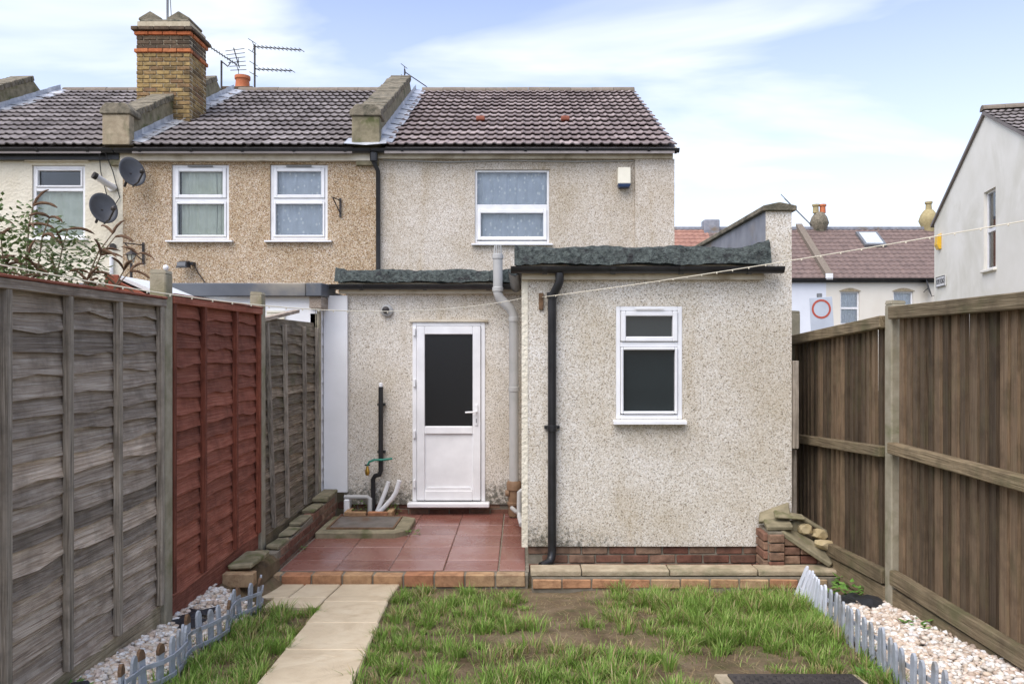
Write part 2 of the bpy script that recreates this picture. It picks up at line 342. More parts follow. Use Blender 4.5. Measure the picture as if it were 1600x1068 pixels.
M['wood_dark'] = wood('wood_dark', (0.19, 0.15, 0.105), (0.42, 0.36, 0.275), 'y', rndamt=0.7, green=0.4)
M['wood_red'] = wood('wood_red', (0.27, 0.088, 0.055), (0.40, 0.17, 0.115), 'y', dark=(0.18, 0.055, 0.032), rndamt=0.5)
M['wood_red_v'] = wood('wood_red_v', (0.17, 0.05, 0.03), (0.26, 0.09, 0.055), 'z', dark=(0.06, 0.02, 0.012), rndamt=0.5)
M['wood_grey_v'] = wood('wood_grey_v', (0.27, 0.23, 0.18), (0.48, 0.42, 0.35), 'z', rndamt=0.4)
M['wood_brown_v'] = wood('wood_brown_v', (0.15, 0.105, 0.065), (0.225, 0.165, 0.105), 'z', dark=(0.075, 0.05, 0.032), rndamt=0.9, green=0.25)
M['wood_rail'] = wood('wood_rail', (0.19, 0.145, 0.085), (0.32, 0.255, 0.16), 'y', rndamt=0.4, green=0.6)
M['gravel_board'] = wood('gravel_board', (0.33, 0.27, 0.18), (0.52, 0.45, 0.33), 'y', rndamt=0.3, green=0.5)
M['picket_blue'] = mottled('picket_blue', (0.27, 0.295, 0.33), (0.38, 0.405, 0.44), 14, 0.75, 0.3, stain=(0.20, 0.19, 0.17))
M['picket_white'] = mottled('picket_white', (0.52, 0.55, 0.62), (0.60, 0.63, 0.69), 9, 0.6, 0.2, stain=(0.45, 0.49, 0.54))
M['old_iron'] = mottled('old_iron', (0.10, 0.085, 0.07), (0.19, 0.17, 0.15), 9, 0.55, 0.4, stain=(0.13, 0.08, 0.05))
M['rust'] = mottled('rust', (0.10, 0.06, 0.035), (0.22, 0.13, 0.07), 20, 0.9, 0.4)
M['dark_metal'] = mottled('dark_metal', (0.03, 0.027, 0.025), (0.07, 0.06, 0.055), 9, 0.5, 0.2, metal=0.3)
M['dish_grey'] = mottled('dish_grey', (0.055, 0.058, 0.065), (0.085, 0.088, 0.095), 4, 0.45, 0.05)
M['vent_tile'] = mottled('vent_tile', (0.22, 0.07, 0.04), (0.30, 0.10, 0.06), 8, 0.8, 0.2)
M['grey_metal'] = mottled('grey_metal', (0.14, 0.145, 0.15), (0.22, 0.225, 0.23), 5, 0.5, 0.1, metal=0.2)
M['sign_grey'] = plain('sign_grey', (0.50, 0.54, 0.60), 0.45)
M['sign_red'] = plain('sign_red', (0.46, 0.08, 0.045), 0.45)
M['sign_white'] = plain('sign_white', (0.78, 0.78, 0.76), 0.5)
M['sign_black'] = plain('sign_black', (0.03, 0.03, 0.03), 0.5)
M['yellow_box'] = plain('yellow_box', (0.80, 0.48, 0.03), 0.4)
M['blue_plastic'] = plain('blue_plastic', (0.03, 0.06, 0.14), 0.4)
M['alarm_cream'] = plain('alarm_cream', (0.78, 0.74, 0.60), 0.4)
M['brass'] = plain('brass', (0.55, 0.33, 0.07), 0.35, 0.9)
M['green_hose'] = plain('green_hose', (0.02, 0.22, 0.15), 0.4)
M['clay'] = mottled('clay', (0.17, 0.10, 0.055), (0.27, 0.17, 0.10), 10, 0.7, 0.4)
M['rope'] = plain('rope', (0.72, 0.66, 0.52), 0.8)
M['interior'] = plain('interior', (0.05, 0.05, 0.048), 0.9)
t = T('lace'); v = t.coords((1, 0.02, 0.7), False); vo = t.n('ShaderNodeTexVoronoi'); vo.inputs['Scale'].default_value = 15; t.l(v, vo.inputs['Vector'])
t.col(t.mix(t.ramp(vo.outputs['Distance'], [(0.18, (1, 1, 1)), (0.30, (0, 0, 0))]), t.ramp(t.noise(v, 9, 3), [(0.3, (0.58, 0.62, 0.70)), (0.7, (0.72, 0.75, 0.82))]), (0.95, 0.95, 0.96))); t.rough(0.9); M['lace'] = t.m
M['curtain_green'] = mottled('curtain_green', (0.62, 0.64, 0.50), (0.80, 0.81, 0.68), 5, 0.9, 0.1)
M['pane'] = glass('pane'); M['pane_dark'] = plain('pane_dark', (0.022, 0.029, 0.031), 0.06)
M['pane_obscure'] = glass('pane_obscure', (0.16, 0.17, 0.175), 0.4, 0.12)
M['skylight_glass'] = plain('skylight_glass', (0.55, 0.60, 0.64), 0.08)
M['lamp_glass'] = plain('lamp_glass', (0.62, 0.60, 0.48), 0.2)
M['tarmac'] = mottled('tarmac', (0.04, 0.04, 0.04), (0.06, 0.06, 0.06), 5, 0.9, 0.3)
M['earth'] = mottled('earth', (0.10, 0.085, 0.05), (0.15, 0.12, 0.07), 2, 0.95, 0.3)
t = T('soil'); v = t.coords(rnd=False); c = t.ramp(t.noise(v, 3.2, 7, 0.62), [(0.3, (0.12, 0.083, 0.046)), (0.5, (0.235, 0.17, 0.10)), (0.72, (0.34, 0.26, 0.165))])
c = t.mix(t.ramp(t.noise(v, 6, 5), [(0.5, (0, 0, 0)), (0.68, (0.6,) * 3)]), c, (0.095, 0.11, 0.035)); t.col(c); t.rough(0.9); t.spec(0.2); t.bump(t.noise(v, 26, 8, 0.75), 1.0, 0.05); M['soil'] = t.m
M['plastic_sheet'] = mottled('plastic_sheet', (0.012, 0.013, 0.015), (0.03, 0.032, 0.036), 8, 0.45, 0.3, 0.01, 12)
M['grass'] = attr_mat('grass', 0.6, 0.4); M['pebbles'] = attr_mat('pebbles', 0.75); M['leaf'] = attr_mat('leaf', 0.55, 0.3)
M['flower_spike'] = mottled('flower_spike', (0.10, 0.055, 0.03), (0.19, 0.11, 0.06), 30, 0.9, 0.8, 0.02, 120)
M['stem'] = mottled('stem', (0.15, 0.11, 0.07), (0.22, 0.17, 0.11), 20, 0.85, 0.2)
M['shed_red'] = mottled('shed_red', (0.26, 0.065, 0.035), (0.33, 0.10, 0.055), 6, 0.75, 0.3)
M['shed_roof'] = mottled('shed_roof', (0.62, 0.64, 0.63), (0.72, 0.74, 0.73), 6, 0.5, 0.2)

# ------------------------------------------------------------------ the setting
def sheet(name, x0, x1, y0, y1, nx, ny, zf, mat):
    vs = [(x0 + (x1-x0)*i/nx, y0 + (y1-y0)*j/ny, zf(x0 + (x1-x0)*i/nx, y0 + (y1-y0)*j/ny)) for j in range(ny+1) for i in range(nx+1)]
    fs = [(j*(nx+1)+i, j*(nx+1)+i+1, (j+1)*(nx+1)+i+1, (j+1)*(nx+1)+i) for j in range(ny) for i in range(nx)]
    return struct(MB().add(vs, fs).build(name, mat, smooth=True))
g = MB(); g.box(-1200, 1200, -1200, 1200, -0.9, -0.30); struct(g.build('ground', 'earth'))
g = MB(); g.box(-60, 60, 27, 36, -0.296, -0.28); struct(g.build('road', 'tarmac'))
from mathutils import noise as mn
def soil_z(x, y):
    return lawn_z(y) + 0.022 * mn.noise(Vector((x*2.1, y*2.1, 3))) + 0.010 * mn.noise(Vector((x*7, y*7, 9)))
sheet('lawn_soil', -2.22, 2.62, -1.5, 6.30, 90, 120, soil_z, 'soil')
g = MB(); g.box(-2.22, 2.62, 6.30, 8.9, -0.28, -0.09); struct(g.build('soil_bank', 'soil'))
# patio: red slabs on a bed, each slab a piece
PZ = 0.03
patio = struct(MB().box(-2.0, 0.06, 6.52, 8.80, -0.2, PZ - 0.012).build('patio', 'dark_mortar'))
slab_me = MB().box(-0.2215, 0.2215, -0.2215, 0.2215, -0.03, 0.0).mesh('paving_slab', 'paver', bev=0.005)
ys = [6.61, 6.84, 7.285, 7.73, 8.175, 8.62]
for i in range(5):
    for j in range(-1, 5):
        cx = -1.76 + 0.4475*i; y0 = 6.84 + 0.4475*(j-0) ; cy = y0 + 0.224
        sy = 1.0; sx = 1.0
        if j == -1: cy = 6.685; sy = 0.68
        if j == 4: cy = 8.69; sy = 0.30
        if i == 4: cx = -0.077; sx = 0.485
        if i == 0 : cx = -1.76
        inst('paving_slab', slab_me, (cx, cy, PZ + random.uniform(-0.003, 0.002)), (random.uniform(-.004, .004), random.uniform(-.004, .004), 0), patio, (sx, sy, 1))
# brick edging along the patio front
BR = {}
def brick_mesh(mat, L=0.215, W=0.102, H=0.065):
    k = (mat, round(L, 3), round(W, 3), round(H, 3))
    if k not in BR:
        BR[k] = [MB().box(-L/2, L/2, -W/2, W/2, -H/2, H/2).mesh('brick', mat, bev=0.006, jit=0.0025) for _ in range(3)]
    return random.choice(BR[k])
edge = thing('brick_edging', 'row of orange bricks edging the red patio beside the grass', 'edging', (-1.2, 6.46, -0.09))
MB().box(-2.42, 0.05, 6.42, 6.515, -0.12, 0.015).build('mortar_bed', 'dark_mortar', edge)
for i in range(10):
    x = -2.31 + i*0.247
    inst('brick', brick_mesh('edge_brick', 0.232, 0.105, 0.10), (x, 6.455, -0.028 + random.uniform(-.005, .005)), (0, 0, random.uniform(-.02, .02)), edge)
# sandstone path
path = struct(MB().box(-2.2, -0.97, 5.9, 6.40, -0.2, -0.098).build('path', 'dark_mortar'))
def path_slab(x0, x1, y0, y1, dz=0):
    e0, e1 = max(0, 5.8-y0)*.055, max(0, 5.8-y1)*.055
    z0, z1 = lawn_z(y0)+0.030+dz, lawn_z(y1)+0.030+dz
    mb = MB().hexa([(x0+e0,y0,z0-.05),(x1+e0,y0,z0-.05),(x1+e1,y1,z1-.05),(x0+e1,y1,z1-.05),(x0+e0,y0,z0),(x1+e0,y0,z0),(x1+e1,y1,z1),(x0+e1,y1,z1)])
    mb.build('slab', 'sandstone', path, bev=0.008)
path_slab(-2.19, -1.745, 5.93, 6.395); path_slab(-1.84, -1.455, 5.62, 5.92); path_slab(-1.735, -1.455, 5.93, 6.395); path_slab(-1.445, -0.98, 5.80, 6.395)
path_slab(-1.44, -0.97, 5.19, 5.79); path_slab(-1.435, -0.96, 4.58, 5.18); path_slab(-1.43, -0.95, 3.97, 4.57); path_slab(-1.42, -0.94, 3.35, 3.96); path_slab(-1.42, -0.94, 2.73, 3.34)

# ------------------------------------------------------------------ building helpers
PROF = [(0, 0), (.05, .012), (.13, .021), (.21, .012), (.27, 0), (.5, 0), (.55, .012), (.63, .021), (.71, .012), (.77, 0), (1, 0)]
def tile_mesh(mat, wd=0.30, L=0.44, k=1.0):
    mb = MB(); n = len(PROF)
    f = [((u-.5)*wd, 0, 0.052*k + h*k) for u, h in PROF]; b = [((u-.5)*wd, L, 0.004 + h*k) for u, h in PROF]; d = [((u-.5)*wd, 0.004, 0.034*k + h*k) for u, h in PROF]
    mb.add(f + b + d, [(i, i+1, n+i+1, n+i) for i in range(n-1)] + [(2*n+i, 2*n+i+1, i+1, i) for i in range(n-1)])
    return mb.mesh('roof_tile', mat)
def roof(house, x0, x1, y0, z0, y1, z1, mat, cols, rows, skip=None, back=True, ridge_name='ridge_tile'):
    ang = math.atan2(z1-z0, y1-y0); L = math.hypot(z1-z0, y1-y0); g_ = L/rows; wd = (x1-x0)/cols
    mb = MB(); yb = 2*y1 - y0
    mb.prism([(y0, z0-0.02), (y1, z1-0.02), (yb, z0-0.02), (yb, z0-0.10), (y1, z1-0.12), (y0, z0-0.10)], 'x', x0, x1)
    deck = mb.build('roof', 'tile_brown', house)
    tm = tile_mesh(mat, wd*1.002, g_*1.18)
    for r in range(rows):
        for c_ in range(cols):
            if skip and skip(c_, r): continue
            s = r*g_
            inst('roof_tile', tm, (x0 + (c_+0.5)*wd, y0 + s*math.cos(ang), z0 + s*math.sin(ang) + random.uniform(-.003, .003)), (ang + random.uniform(-.006, .006), random.uniform(-.006, .006), random.uniform(-.008, .008)), deck)
    if back:   # the far slope, never seen from the garden: rows of tiles in one piece
        mb = MB()
        for r in range(rows):
            ya, za = yb - r*g_*math.cos(ang), z0 + r*g_*math.sin(ang); yc, zc = ya - g_*math.cos(ang), za + g_*math.sin(ang)
            mb.add([(x0, ya, za+.03), (x1, ya, za+.03), (x1, yc, zc+.004), (x0, yc, zc+.004), (x0, ya, za-.01), (x1, ya, za-.01)], [(0,1,2,3), (4,5,1,0)])
        o = mb.build('far_slope_tiles', mat, deck); o['kind'] = 'stuff'
    n = max(2, round((x1-x0)/0.45)); rl = (x1-x0)/n
    prof = [(y1 + 0.13*math.cos(a), z1 - 0.03 + 0.11*math.sin(a)) for a in [math.pi*i/8 for i in range(9)]]
    rme = MB().prism([(p[0]-y1, p[1]-z1) for p in prof], 'x', -rl/2+.003, rl/2-.003).mesh(ridge_name, 'ridge')
    for i in range(n): inst(ridge_name, rme, (x0 + (i+.5)*rl, y1, z1 + random.uniform(-.004, .004)), (0, random.uniform(-.004, .004), 0), deck)
    return deck
def window(house, x0, x1, z0, z1, y, lights, fw=0.05, sill=0.05, curtain=None, pane='pane', vent=False, mat='upvc', name='window', head=None, inset=0.03):
    """lights: list of (zlow, zhigh, sash_width); frame is a mesh, panes, sill, curtain are its pieces"""
    ya, yb = y + inset, y + inset + 0.07
    mb = MB(); mb.box(x0, x0+fw, ya, yb, z0, z1); mb.box(x1-fw, x1, ya, yb, z0, z1); mb.box(x0+fw, x1-fw, ya, yb, z1-fw, z1); mb.box(x0+fw, x1-fw, ya, yb, z0, z0+fw)
    for i in range(len(lights)-1):
        mb.box(x0+fw, x1-fw, ya, yb, lights[i][1], lights[i+1][0])
    o = mb.build(name, mat, house, bev=0.006)
    for a, b, sw in lights:
        if sw:
            s = MB(); xa, xb = x0+fw+.002, x1-fw-.002; yc, yd = ya-0.018, ya+0.045
            s.box(xa, xa+sw, yc, yd, a+.002, b-.002); s.box(xb-sw, xb, yc, yd, a+.002, b-.002); s.box(xa+sw, xb-sw, yc, yd, b-.002-sw, b-.002); s.box(xa+sw, xb-sw, yc, yd, a+.002, a+.002+sw)
            s.build('sash', mat, o, bev=0.007)
        MB().box(x0+fw+sw, x1-fw-sw, ya+.030, ya+.036, a+sw, b-sw).build('pane', pane, o)
    if sill:
        MB().prism([(y-0.07, z0-0.035), (y-0.07, z0-0.012), (ya, z0-.002), (yb, z0-.002), (yb, z0-0.035)], 'x', x0-sill, x1+sill).build('sill', mat, o)
    if vent: MB().box((x0+x1)/2-(x1-x0)*.22, (x0+x1)/2+(x1-x0)*.22, ya-0.035, ya-.019 if lights[-1][2] else ya-.001, z1-fw*0.75, z1-fw*0.35).build('trickle_vent', vent, o, bev=0.004)
    rm = MB(); d = 1.2; xa, xb, za, zb = x0-.6, x1+.6, z0-.6, z1+.3; yy = yb + .02
    rm.add([(xa,yy,za),(xb,yy,za),(xb,yy,zb),(xa,yy,zb),(xa,yy+d,za),(xb,yy+d,za),(xb,yy+d,zb),(xa,yy+d,zb)], [(0,4,5,1),(1,5,6,2),(2,6,7,3),(3,7,4,0),(4,7,6,5)])
    rm.build('room', 'interior', o)
    if curtain:
        for (a, b, c_, d_, m_, fold, ph) in curtain:
            n = 60; vs = []; fs = []
            for i in range(n+1):
                u = i/n; xx = a + (b-a)*u; yy = yb + 0.045 + 0.014*math.sin(u*fold*6.28+ph) + 0.008*math.sin(u*fold*14.1+1)
                vs += [(xx, yy, c_), (xx + 0.02*math.sin(u*9), yy + .01*math.sin(u*fold*5), (c_+d_)/2), (xx, yy, d_)]
            for i in range(n): fs += [(3*i, 3*i+3, 3*i+4, 3*i+1), (3*i+1, 3*i+4, 3*i+5, 3*i+2)]
            MB().add(vs, fs).build('curtain', m_, o, smooth=True)
    return o
def party_parapet(house, x0, x1, off, ya, yb, front_z, roofz, zk=0.0, name='parapet', ext=0.5):
    """wall rising above the roof slope along the boundary, coped with bricks on edge"""
    zt = lambda y: roofz(y) + off
    p = MB().prism([(ya, front_z-0.9), (ya, zt(ya)), (yb, zt(yb)), (yb + ext, zt(yb) - 0.25), (yb + ext, roofz(ya) - .5)], 'x', x0, x1).build(name, 'cream_paint' if zk else 'mossy_stone', house)
    n = int((yb-ya)/0.105); ang = math.atan2(zt(yb)-zt(ya), yb-ya)
    me = [MB().box(-(x1-x0)/2-.03, (x1-x0)/2+.03, -0.046, 0.046, -0.05, 0.05).mesh('coping_brick', 'coping', bev=0.010, jit=0.006) for _ in range(3)]
    for i in range(n):
        y = ya + 0.12 + (yb-ya-.12)*(i+0.5)/n
        inst('coping_brick', random.choice(me), ((x0+x1)/2 + random.uniform(-.01, .01), y, zt(y)+0.045 + random.uniform(-.008, .008)), (ang, 0, random.uniform(-.03, .03)), p)
    return p
def flashing(house, x0, x1, ya, yb, roofz, n=9):
    """stepped lead flashing lapped up the slope beside a parapet"""
    for i in range(n):
        a = ya + (yb-ya)*i/n; b = ya + (yb-ya)*(i+1.12)/n; e = random.uniform(-.03, .03)
        xs = [x0, x0+.004, (x0+x1)/2 + e, x1 + e]; dz = [0.17, 0.075, 0.06, 0.045]
        vs = [(xs[k], a, roofz(a) + dz[k] + .012) for k in range(4)] + [(xs[k], b, roofz(b) + dz[k]) for k in range(4)]
        MB().add(vs, [(k, k+1, k+5, k+4) for k in range(3)]).build('lead_flashing', 'lead', house)
def felt_upstand(house, x0, x1, yf, ztop, zbot, n=46, flare=None):
    prof = [(0.30, -0.03), (0.12, -0.012), (0.0, 0.0), (-0.03, -0.025), (-0.05, (zbot-ztop)*.5), (-0.075, (zbot-ztop)), (-0.03, (zbot-ztop) - .004)]
    vs = []; m = len(prof)
    for i in range(n+1):
        x = x0 + (x1-x0)*i/n
        fl = flare(x) if flare else 0
        for k, (dy, dz) in enumerate(prof):
            vs.append((x, yf + dy + random.uniform(-.007, .007), ztop + dz + fl*(1 if k < 5 else 0.2) + random.uniform(-.007, .007) + 0.008*math.sin(x*9+k)))
    fs = [(i*m+k, (i+1)*m+k, (i+1)*m+k+1, i*m+k+1) for i in range(n) for k in range(m-1)] + [tuple(range(m)), tuple(n*m + k for k in range(m-1, -1, -1))]
    return MB().add(vs, fs).build('felt_upstand', 'felt', house, smooth=False)
# ------------------------------------------------------------------ the house in the middle, with its rear extensions
YM = 12.5; EZ = 4.95; RY = 17.0; RZ = 7.32; EY = 12.3
roofz = lambda y: EZ + (y-EY)*(RZ-EZ)/(RY-EY)
own = thing('terraced_house', 'pale pebbledashed end house with flat roofed extensions and white back door', 'house', (0, YM, 0))
XL, XR = -2.27, 2.34
wx0, wx1, wz0, wz1 = -0.735, 0.435, 3.49, 4.645
mb = holed_wall(MB(), XL, XR, 0, 4.86, YM, [(wx0, wx1, wz0, wz1)]); shell(mb, XL, XR, YM, 21.7, 0, 4.86)
mb.add([(XR, 21.7, 4.86), (XR, YM, 4.86), (XR, RY, RZ-.12)], [(0, 1, 2)]); mb.build('wall', 'pebbledash_main', own)
MB().box(1.775, XR+0.05, YM-0.055, YM-.002, 2.4, 4.80).build('corner_pier', 'pebbledash_main', own)
d = roof(own, -2.12, XR+0.06, EY, EZ, RY, RZ, 'tile_red', 15, 14)
for px in (751, 883):       # two red ventilating tiles
    yv = 12.3 + 4.7*0.36; MB().box(X(px, yv)-.075, X(px, yv)+.075, yv-.10, yv+.05, roofz(yv)+.02, roofz(yv)+.095).build('vent_tile', 'vent_tile', d, bev=.015)
MB().box(XR+0.025, XR+0.058, EY, EY+.03, EZ-.1, EZ).build('verge_end', 'cream_paint', own)
MB().box(XL+.03, XR+.02, YM-0.09, YM-.004, 4.80, 4.90).build('fascia', 'cream_paint', own)
gutter(XL-.05, XR+0.1, YM-0.155, 4.93, 0.062, 'gutter', 'black_plastic', own, brackets=5)
window(own, wx0, wx1, wz0, wz1, YM, [(wz0+.05, 4.02, 0.055), (4.10, wz1-.035, 0.0)], fw=0.036, curtain=[(wx0, wx1, wz0-.02, wz1, 'lace', 7, 0.4)])
mb = MB().tube([(XL+.1, YM-.02, 4.79), (-1.2, YM-.025, 4.755), (-.3, YM-.025, 4.78), (.8, YM-.025, 4.765), (1.75, YM-.025, 4.775)], 0.011, 6); mb.build('cable', 'grey_plastic', own)
# downpipe on the boundary
mb = MB().tube([(-2.29, YM-.155, 4.88), (-2.29, YM-.15, 4.72), (-2.24, YM-.07, 4.60), (-2.24, YM-.06, 2.5)], 0.036, 10)
dp = mb.build('drainpipe', 'black_plastic', own, smooth=True)
MB().box(-2.345, -2.235, YM-.21, YM-.10, 4.72, 4.88).build('hopper', 'black_plastic', dp, bev=.02)

# rear wing with the door
YD = 8.76; dx0, dx1, dz0, dz1 = -1.20, -0.40, 0.165, 2.13
mb = holed_wall(MB(), -1.93, 0.03, 0.13, 2.60, YD, [(dx0, dx1, dz0-.03, dz1)]); mb.add([(-1.93, YD, .13), (-1.93, YM, .13), (-1.93, YM, 2.6), (-1.93, YD, 2.6)], [(0, 1, 2, 3)])
mb.add([(-1.93, YD, .13), (0.03, YD, .13), (0.03, YD+.05, .13), (-1.93, YD+.05, .13)], [(0, 1, 2, 3)])
mb.build('wing_wall', 'pebbledash_pale', own)
pl = MB().box(-1.92, 0.03, YD+.03, YD+.2, -0.1, 0.13).build('plinth', 'dark_mortar', own)
for i in range(9):
    for j in range(2):
        x = -1.81 + 0.225*i - 0.11*j
        if x > -.15: continue
        inst('brick', brick_mesh('red_brick'), (x, YD+.075, 0.062 + (j-.5)*.072 + .012), (0, 0, 0), pl)
# door
fr = MB(); f = .045
fr.box(dx0, dx0+f, YD-.012, YD+.07, dz0, dz1); fr.box(dx1-f, dx1, YD-.012, YD+.07, dz0, dz1); fr.box(dx0+f, dx1-f, YD-.012, YD+.07, dz1-f, dz1)
door = fr.build('door', 'upvc', own, bev=.005)
a, b = dx0+f+.004, dx1-f-.004; zb_, zt_ = dz0+.012, dz1-f-.004; st = .088
lf = MB(); ya, yb = YD-.03, YD+.035
lf.box(a, a+st, ya, yb, zb_, zt_); lf.box(b-st, b, ya, yb, zb_, zt_); lf.box(a+st, b-st, ya, yb, zt_-.085, zt_); lf.box(a+st, b-st, ya, yb, zb_, zb_+.11); lf.box(a+st, b-st, ya, yb, .905, .99)
lf.build('leaf', 'upvc', door, bev=.007)
MB().box(a+st, b-st, ya+.025, yb-.02, zb_+.11, .905).build('panel', 'upvc', door)
MB().prism([(a+st+.0, zb_+.11), (b-st, zb_+.11), (b-st-.03, zb_+.14), (a+st+.03, zb_+.14)], 'y', ya+.006, ya+.024).build('bead', 'upvc', door)
MB().box(a+st, b-st, ya+.03, ya+.036, .99, zt_-.085).build('pane', 'pane_obscure', door)
MB().add([(a, yb+.06, zb_), (b, yb+.06, zb_), (b, yb+.06, zt_), (a, yb+.06, zt_)], [(0, 1, 2, 3)]).build('dark_hall', 'interior', door)
MB().box(dx0-.045, dx1+.05, YD-.11, YD+.05, .112, .162).build('sill', 'upvc', door, bev=.008)
h = MB().box(b-.062, b-.03, ya-.012, ya-.001, 1.0, 1.23).build('handle', 'upvc', door, bev=.004)
MB().tube([(b-.046, ya-.006, 1.15), (b-.046, ya-.05, 1.15), (b-.06, ya-.058, 1.15), (b-.165, ya-.055, 1.145)], .010, 8).build('lever', 'upvc', h, smooth=True)
MB().box(b-.051, b-.041, ya-.016, ya-.011, 1.03, 1.075).build('keyhole', 'grey_metal', h)
for z in (0.32, .86, 1.42, 1.98): MB().box(dx0+.012, dx0+.036, YD-.045, YD-.014, z, z+.085).build('hinge', 'upvc', door, bev=.004)
MB().box(dx0-.03, dx1+.03, YD-.035, YD-.002, dz1+.004, dz1+.028).build('drip_bead', 'cream_paint', door)
# wing roof
MB().box(-2.03, 0.0, YD+.05, YM-.003, 2.56, 2.64).build('flat_roof', 'felt', own)
felt_upstand(own, -2.03, 0.0, YD-.06, 2.70, 2.565, flare=lambda x: 0.03*max(0, (-1.9 - x)/.13))
MB().box(-2.0, 0.0, YD-.05, YD-.003, 2.44, 2.56).build('fascia', 'cream_paint', own)
gutter(-2.08, -0.02, YD-.115, 2.535, .055, 'gutter', 'black_plastic', own, brackets=3)

# front extension
YF = 6.72
ex0, ex1, ez0, ez1 = .795, 1.357, 1.245, 2.20
mb = holed_wall(MB(), .03, 2.06, .175, 2.66, YF, [(ex0, ex1, ez0, ez1)])
mb.add([(.03, YF, .175), (.03, YM, .175), (.03, YM, 2.6), (.03, YF, 2.6)], [(0, 1, 2, 3)])
mb.add([(.03, YF, .175), (2.28, YF, .175), (2.28, YF+.06, .175), (.03, YF+.06, .175)], [(0, 1, 2, 3)])
mb.add([(2.06, YF, .175), (2.28, YF, .175), (2.28, YF, 3.0), (2.06, YF, 3.0)], [(0, 1, 2, 3)])
mb.add([(2.28, YF, -.1), (2.28, YM, -.1), (2.28, YM, 3.0), (2.28, YF, 3.0)], [(0, 1, 2, 3)])
mb.build('extension_wall', 'pebbledash_pale', own)
pp = MB().box(2.063, 2.277, YF+.004, YM-.01, 2.5, 3.0).build('parapet_wall', 'slate_lead', own)
for i in range(7):     # concrete coping stones on the parapet
    y0 = YF-.03 + i*.83; MB().prism([(2.03, 3.002), (2.315, 3.002), (2.315, 3.045), (2.17, 3.075), (2.03, 3.045)], 'y', y0, min(y0+.825, YM-.01)).build('coping_stone', 'coping', pp, bev=.006)
MB().box(.0, .052, YF-.006, YF+.04, .17, 2.45).build('corner_bead', 'cream_render', own)
pl = MB().box(.06, 2.27, YF+.035, YF+.3, -.15, .175).build('plinth', 'dark_mortar', own)
for j in range(3):
    for i in range(11):
        x = .165 + .228*i - .11*(j % 2)
        if x > 2.2 or x < .1: continue
        inst('brick', brick_mesh('red_brick'), (x, YF+.075 + random.uniform(-.004, .004), .138 - .075*j), (0, 0, 0), pl)
window(own, ex0, ex1, ez0, ez1, YF, [(ez0+.045, 1.855, .022), (1.90, ez1-.04, .042)], fw=.04, pane='pane_dark', vent='upvc', sill=.025, inset=.0)
MB().box(-.05, 2.05, YF+.05, YM-.003, 2.575, 2.65).build('flat_roof', 'felt', own)
felt_upstand(own, -.06, 2.07, YF-.06, 2.695, 2.545, flare=lambda x: .05*max(0, (x-1.88)/.19))
MB().box(.0, 2.03, YF-.05, YF-.003, 2.42, 2.545).build('fascia', 'cream_paint', own)
gutter(-.09, 2.17, YF-.115, 2.52, .055, 'gutter', 'black_plastic', own, brackets=4)
# side gutter and bargeboard over the flank
g = MB(); n = 8; r = .055
oo = [(-.06 + r*math.cos(math.pi + math.pi*i/n), 2.50 + r*math.sin(math.pi + math.pi*i/n)) for i in range(n+1)]; ii = [(-.06 + .86*r*math.cos(2*math.pi - math.pi*i/n), 2.50 + .86*r*math.sin(2*math.pi - math.pi*i/n)) for i in range(n+1)]
g.prism(oo + ii, 'y', YF-.10, YD-.2).build('gutter', 'black_plastic', own, smooth=True)
MB().box(.004, .028, YF+.0, YD-.06, 2.40, 2.56).build('bargeboard', 'cream_paint', own)
# downpipe on the front extension
dp = MB().tube([(.315, YF-.115, 2.47), (.315, YF-.115, 2.40), (.30, YF-.10, 2.36), (.262, YF-.06, 2.29), (.255, YF-.05, 2.24), (.255, YF-.05, .16), (.25, YF-.055, .10), (.235, YF-.09, .065), (.16, YF-.14, .045)], .036, 12).build('drainpipe', 'black_plastic', own, smooth=True)
for z in (2.26, 1.15): MB().lathe([(.036, 0), (.044, .004), (.044, .05), (.036, .054)], (.255, YF-.05, z), 12).build('collar', 'black_plastic', dp, smooth=True)
MB().box(.19, .32, YF-.035, YF-.003, 1.17, 1.195).build('clip', 'black_plastic', dp)
# grey soil pipe in the corner
ypp = 8.57
sp = MB().tube([(-.255, ypp-.03, 2.86), (-.255, ypp-.03, 2.44), (-.235, ypp-.03, 2.38), (-.12, ypp, 2.27), (-.085, ypp, 2.20), (-.082, ypp, .42)], .052, 14).build('soil_pipe', 'grey_plastic', own, smooth=True)
for x, z in ((-.255, 2.45), (-.255, 2.80), (-.082, 2.13), (-.082, 1.38)):
    MB().lathe([(.052, 0), (.060, .004), (.060, .045), (.052, .05)], (x, ypp-(.03 if x < -.2 else 0), z), 14).build('collar', 'grey_plastic', sp, smooth=True)
for i in range(10):
    a = 2*math.pi*i/10; MB().tube([(-.255+.042*math.cos(a), ypp-.03+.042*math.sin(a), 2.86), (-.255+.034*math.cos(a), ypp-.03+.034*math.sin(a), 2.945)], .005, 5).build('cage_wire', 'grey_plastic', sp)
MB().lathe([(.055, 0.0), (.06, .02), (.06, .12), (.072, .125), (.072, .15), (.062, .155), (.062, .28), (.078, .285), (.08, .36), (.066, .38)], (-.082, ypp, .04), 14).build('clay_socket', 'clay', sp, smooth=True)
MB().tube([(-.135, ypp-.02, .29), (-.175, ypp-.02, .29)], .035, 10).build('clay_branch', 'clay', sp)
MB().tube([(.03, 7.75, .46), (-.0, 7.75, .46), (-.022, 7.75, .445), (-.025, 7.75, .25), (-.02, 7.70, .21), (.0, 7.5, .185)], .024, 10).build('waste_pipe', 'grey_plastic', own, smooth=True)
MB().tube([(-.10, 8.2, .20), (-.05, 7.95, .21), (-.025, 7.76, .25)], .022, 10).build('waste_pipe', 'grey_plastic', own, smooth=True)
